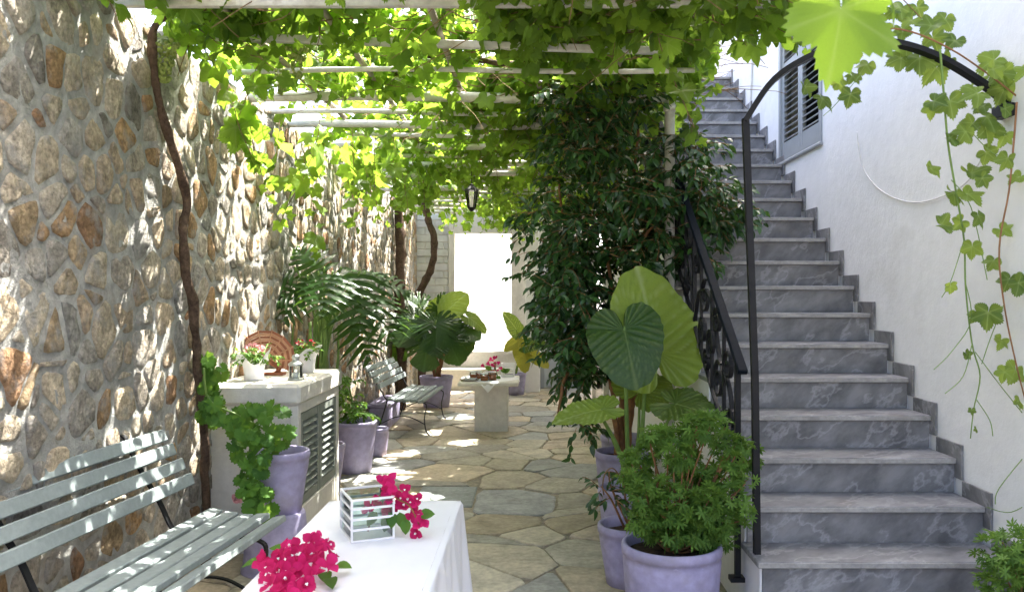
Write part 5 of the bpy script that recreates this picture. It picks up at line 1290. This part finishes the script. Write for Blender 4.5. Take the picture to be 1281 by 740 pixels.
# glass box on the near table
gb = TP(456, 684, TT); Mg = Matrix.Translation((-0.592, 2.985, TT - 0.002)) @ Matrix.Rotation(R(24), 4, 'Z')
bx = thing('glass_box', 'white framed glass box holder with horizontal bands on the white tablecloth', 'box', (-0.592, 2.985, TT))
a_, b_, h_ = 0.073, 0.095, 0.148
fm = MB(); e = 0.0035
for sx in (-1, 1):
    for sy in (-1, 1): fm.box((sx * a_ - e, sy * b_ - e, 0), (sx * a_ + e, sy * b_ + e, h_), Mg)
for zz in (0.0, h_ - 2 * e):
    for s in (-1, 1):
        fm.box((-a_ + e, s * b_ - e, zz), (a_ - e, s * b_ + e, zz + 2 * e), Mg); fm.box((s * a_ - e, -b_ + e, zz), (s * a_ + e, b_ - e, zz + 2 * e), Mg)
fm.build('frame', M['wpaint'], bx)
for zz in (0.038, 0.074, 0.11):
    for s in (-1, 1):
        MB().box((-a_ + e, s * b_ - 0.002, zz), (a_ - e, s * b_ + 0.002, zz + 0.008), Mg).build('band', M['wpaint'], bx)
        MB().box((s * a_ - 0.002, -b_ + e, zz), (s * a_ + 0.002, b_ - e, zz + 0.008), Mg).build('band', M['wpaint'], bx)
for s in (-1, 1):
    MB().box((-a_ + e, s * (b_ - .004) - 0.001, 0.007), (a_ - e, s * (b_ - .004) + 0.001, h_ - .008), Mg).build('pane', M['glass'], bx)
    MB().box((s * (a_ - .004) - 0.001, -b_ + 2 * e, 0.007), (s * (a_ - .004) + 0.001, b_ - 2 * e, h_ - .008), Mg).build('pane', M['glass'], bx)
s1 = thing('bougainvillea_sprig', 'magenta bougainvillea sprig leaning out of the glass box', 'flowers', TP(500, 650, TT), 'bougainvillea sprigs')
stemp = [Mg @ Vector((0.0, -0.02, 0.012)), Mg @ Vector((0.03, 0.0, 0.10)), Mg @ Vector((0.085, 0.01, 0.165)), PX(495, 622, 2.95), PX(512, 632, 2.95), PX(524, 655, 2.93)]
MB().tube(spline(stemp, 6), 0.003, 5).build('stem', M['redstem'], s1)
for (x, y) in ((478, 602), (486, 598), (482, 612), (492, 608), (470, 628), (462, 634), (480, 634), (500, 622), (508, 612), (512, 620), (516, 628), (505, 635), (522, 625), (520, 640), (514, 645), (525, 656), (522, 664), (528, 650), (488, 624), (496, 630)):
    blossom(s1, PX(x, y, 2.95 + random.uniform(-.03, .03)), Vector((random.gauss(0.2, .6), -0.8, random.gauss(.3, .6))), random.uniform(0.030, 0.042))
for (x, y, d) in ((492, 640, (-.1, -.5, -.9)), (500, 640, (.2, -.4, -.9)), (508, 648, (0, -.3, -1)), (525, 643, (1, -.2, .1)), (472, 640, (-.6, -.4, -.6)), (486, 645, (-.3, -.3, -.8))):
    inst('leaf', random.choice(BL), Matrix.Translation(PX(x, y, 2.93)) @ frame_rot(Vector(d), Vector((0, -.9, .5))).to_4x4() @ Matrix.Scale(0.055, 4), s1)
# red flowers on the far table, with a white box behind
s3 = thing('flower_bunch', 'small bunch of red flowers behind the jars on the masonry table', 'flowers', (-0.42, 10.05, TZ))
for (x, y) in ((614, 450), (620, 448), (618, 456), (624, 454), (622, 464), (610, 455), (626, 461), (605, 457)):
    blossom(s3, PX(x, y, 10.0 + random.uniform(-.05, .05)), Vector((random.gauss(0, .6), -0.8, random.gauss(.4, .5))), random.uniform(0.035, 0.05))
for (x, y, d) in ((626, 462, (1, -.2, -.2)), (622, 470, (.2, -.5, -.4)), (630, 466, (.7, 0, .5)), (615, 462, (-.6, -.2, .3))):
    inst('leaf', random.choice(BL), Matrix.Translation(PX(x, y, 10.0)) @ frame_rot(Vector(d), Vector((0, -.9, .5))).to_4x4() @ Matrix.Scale(0.09, 4), s3)
MB().tube(spline([(-0.40, 10.02, TZ), PX(621, 466, 10.0), PX(619, 454, 10.0)], 5), 0.006, 5).build('stem', M['petiole'], s3)
wbx = thing('white_box', 'white framed box behind the red flowers on the masonry table', 'box', (-0.3, 10.25, TZ))
Mw = Matrix.Translation((-0.30, 10.24, TZ - 0.002))
fm = MB(); e = 0.006; a_ = 0.075; h_ = 0.16
for sx in (-1, 1):
    for sy in (-1, 1): fm.box((sx * a_ - e, sy * a_ - e, 0), (sx * a_ + e, sy * a_ + e, h_), Mw)
fm.build('frame', M['wpaint'], wbx)
for zz in (0.0, 0.04, 0.08, 0.12, 0.15):
    for s in (-1, 1):
        MB().box((-a_ + e, s * a_ - 0.003, zz), (a_ - e, s * a_ + 0.003, zz + 0.014), Mw).build('band', M['wpaint'], wbx)
        MB().box((s * a_ - 0.003, -a_ + e, zz), (s * a_ + 0.003, a_ - e, zz + 0.014), Mw).build('band', M['wpaint'], wbx)

# ------------------------------------------------------------------ near table and its cloth
TX0, TX1, TY0, TY1, TH = -0.84, -0.298, 1.75, 3.47, 0.744
nt_ = thing('garden_table', 'narrow table hidden under the white cloth beside the near bench', 'table', ((TX0 + TX1) / 2, 2.6, 0))
MB().bbox((TX0 + .012, TY0 + .012, TH - 0.03), (TX1 - .012, TY1 - .012, TH - 0.003), 0.004).build('table_top', M['rafter'], nt_)
for x in (TX0 + .05, TX1 - .05):
    for y in (TY0 + .06, TY1 - .06): MB().bbox((x - .022, y - .022, -0.005), (x + .022, y + .022, TH - .031), 0.003).build('leg', M['rafter'], nt_)
V = []; Fc = []; npt = 360
per = []
LX, LY = TX1 - TX0, TY1 - TY0; tot = 2 * (LX + LY)
for k in range(npt):
    s = tot * k / npt
    if s < LX: per.append((TX0 + s, TY0, 0, -1))
    elif s < LX + LY: per.append((TX1, TY0 + s - LX, 1, 0))
    elif s < 2 * LX + LY: per.append((TX1 - (s - LX - LY), TY1, 0, 1))
    else: per.append((TX0, TY1 - (s - 2 * LX - LY), -1, 0))
rings_ = [(-0.02, 0.0, 0), (0.0, 0.0, 0), (0.004, 0.004, 0), (0.006, 0.016, .1)] + [(0.006, 0.016 + 0.045 * q, 0.1 + 0.1 * q) for q in range(1, 10)]
for (off, dz, am) in rings_:
    for k, (x, y, ax, ay) in enumerate(per):
        s = tot * k / npt
        w = am * (0.034 * math.sin(s * 21 + 1.9 * math.sin(s * 5)) + 0.014 * math.sin(s * 53 + 2 * math.sin(s * 3))) + am * 0.006
        zz = TH + 0.004 - dz + (0.0012 * math.sin(s * 40) if dz > .01 else 0)
        V.append((x + ax * (off + w), y + ay * (off + w), zz + 0.012 * am * math.sin(s * 9)))
n = npt
for j in range(len(rings_) - 1):
    for k in range(n): Fc.append((j * n + k, j * n + (k + 1) % n, (j + 1) * n + (k + 1) % n, (j + 1) * n + k))
gx, gy = 54, 120; b = len(V)
for j in range(gy + 1):
    for i in range(gx + 1):
        x = TX0 + .02 + (LX - .04) * i / gx; y = TY0 + .02 + (LY - .04) * j / gy
        V.append((x, y, TH + 0.0045 + 0.0022 * mnoise.noise(Vector((x * 9, y * 9, 0))) + 0.0015 * mnoise.noise(Vector((x * 24, y * 5, 4))) + 0.003 * math.exp(-((x - TX0 - LX * 0.52) / 0.012) ** 2) + 0.003 * math.exp(-((y - 2.42) / 0.013) ** 2) - 0.002 * math.exp(-((y - 3.08) / 0.013) ** 2)))
for j in range(gy):
    for i in range(gx): a = b + j * (gx + 1) + i; Fc.append((a, a + 1, a + gx + 2, a + gx + 1))
tag(obj('tablecloth', V, Fc, M['cloth'], None, True, origin=((TX0 + TX1) / 2, 2.6, TH)), 'white tablecloth draped over the narrow table with bougainvillea on it', 'tablecloth')

# ------------------------------------------------------------------ hanging lantern, wall cable, pipe
hl = PX(590, 247, 8.86)
hg = thing('hanging_lantern', 'small black carriage lantern hanging from the pergola', 'lantern', hl)
x, y, z = hl
MB().tube([(x, y, z + .12), (x, y, HP - .02)], 0.004, 5).build('rod', M['iron'], hg)
MB().lathe([(0.002, 0.15), (0.02, 0.14), (0.025, 0.125), (0.075, 0.085), (0.085, 0.07), (0.002, 0.07)], hl, 6).build('roof', M['iron'], hg)
MB().lathe([(0.002, -0.15), (0.02, -0.14), (0.04, -0.115), (0.048, -0.105), (0.002, -0.105)], hl, 6).build('base', M['iron'], hg)
MB().lathe([(0.042, -0.105), (0.068, 0.07)], hl, 6).build('pane', M['glass'], hg)
MB().lathe([(0.001, -0.1), (0.014, -0.1), (0.014, 0.0), (0.001, 0.0)], hl, 8).build('candle', M['wpaper'], hg)
for k in range(6):
    a = k * math.pi / 3; MB().tube([(x + .043 * math.cos(a), y + .043 * math.sin(a), z - .107), (x + .069 * math.cos(a), y + .069 * math.sin(a), z + .072)], 0.004, 4).build('bar', M['iron'], hg)
def wallpt(x, y): d = (XS1 - 0.008) * F / (x - VX); return PX(x, y, d)
cbw = MB(); cbw.tube(spline([wallpt(px, py) for px, py in ((1072, 165), (1078, 205), (1095, 232), (1120, 248), (1150, 253), (1185, 243), (1212, 225), (1232, 190))], 6), 0.0038, 6)
tag(cbw.build('wall_cable', M['cable'], smooth=True, origin=wallpt(1150, 253)), 'pale cable looping across the white wall above the stairs', 'cable')
c2 = MB(); c2.tube(spline([wallpt(px, py) for px, py in ((942, 40), (941, 90), (939, 130), (938, 165))], 4), 0.012, 6)
tag(c2.build('wall_pipe', M['cable'], smooth=True, origin=wallpt(940, 100)), 'thin vertical pipe on the white wall beside the shutters', 'pipe')
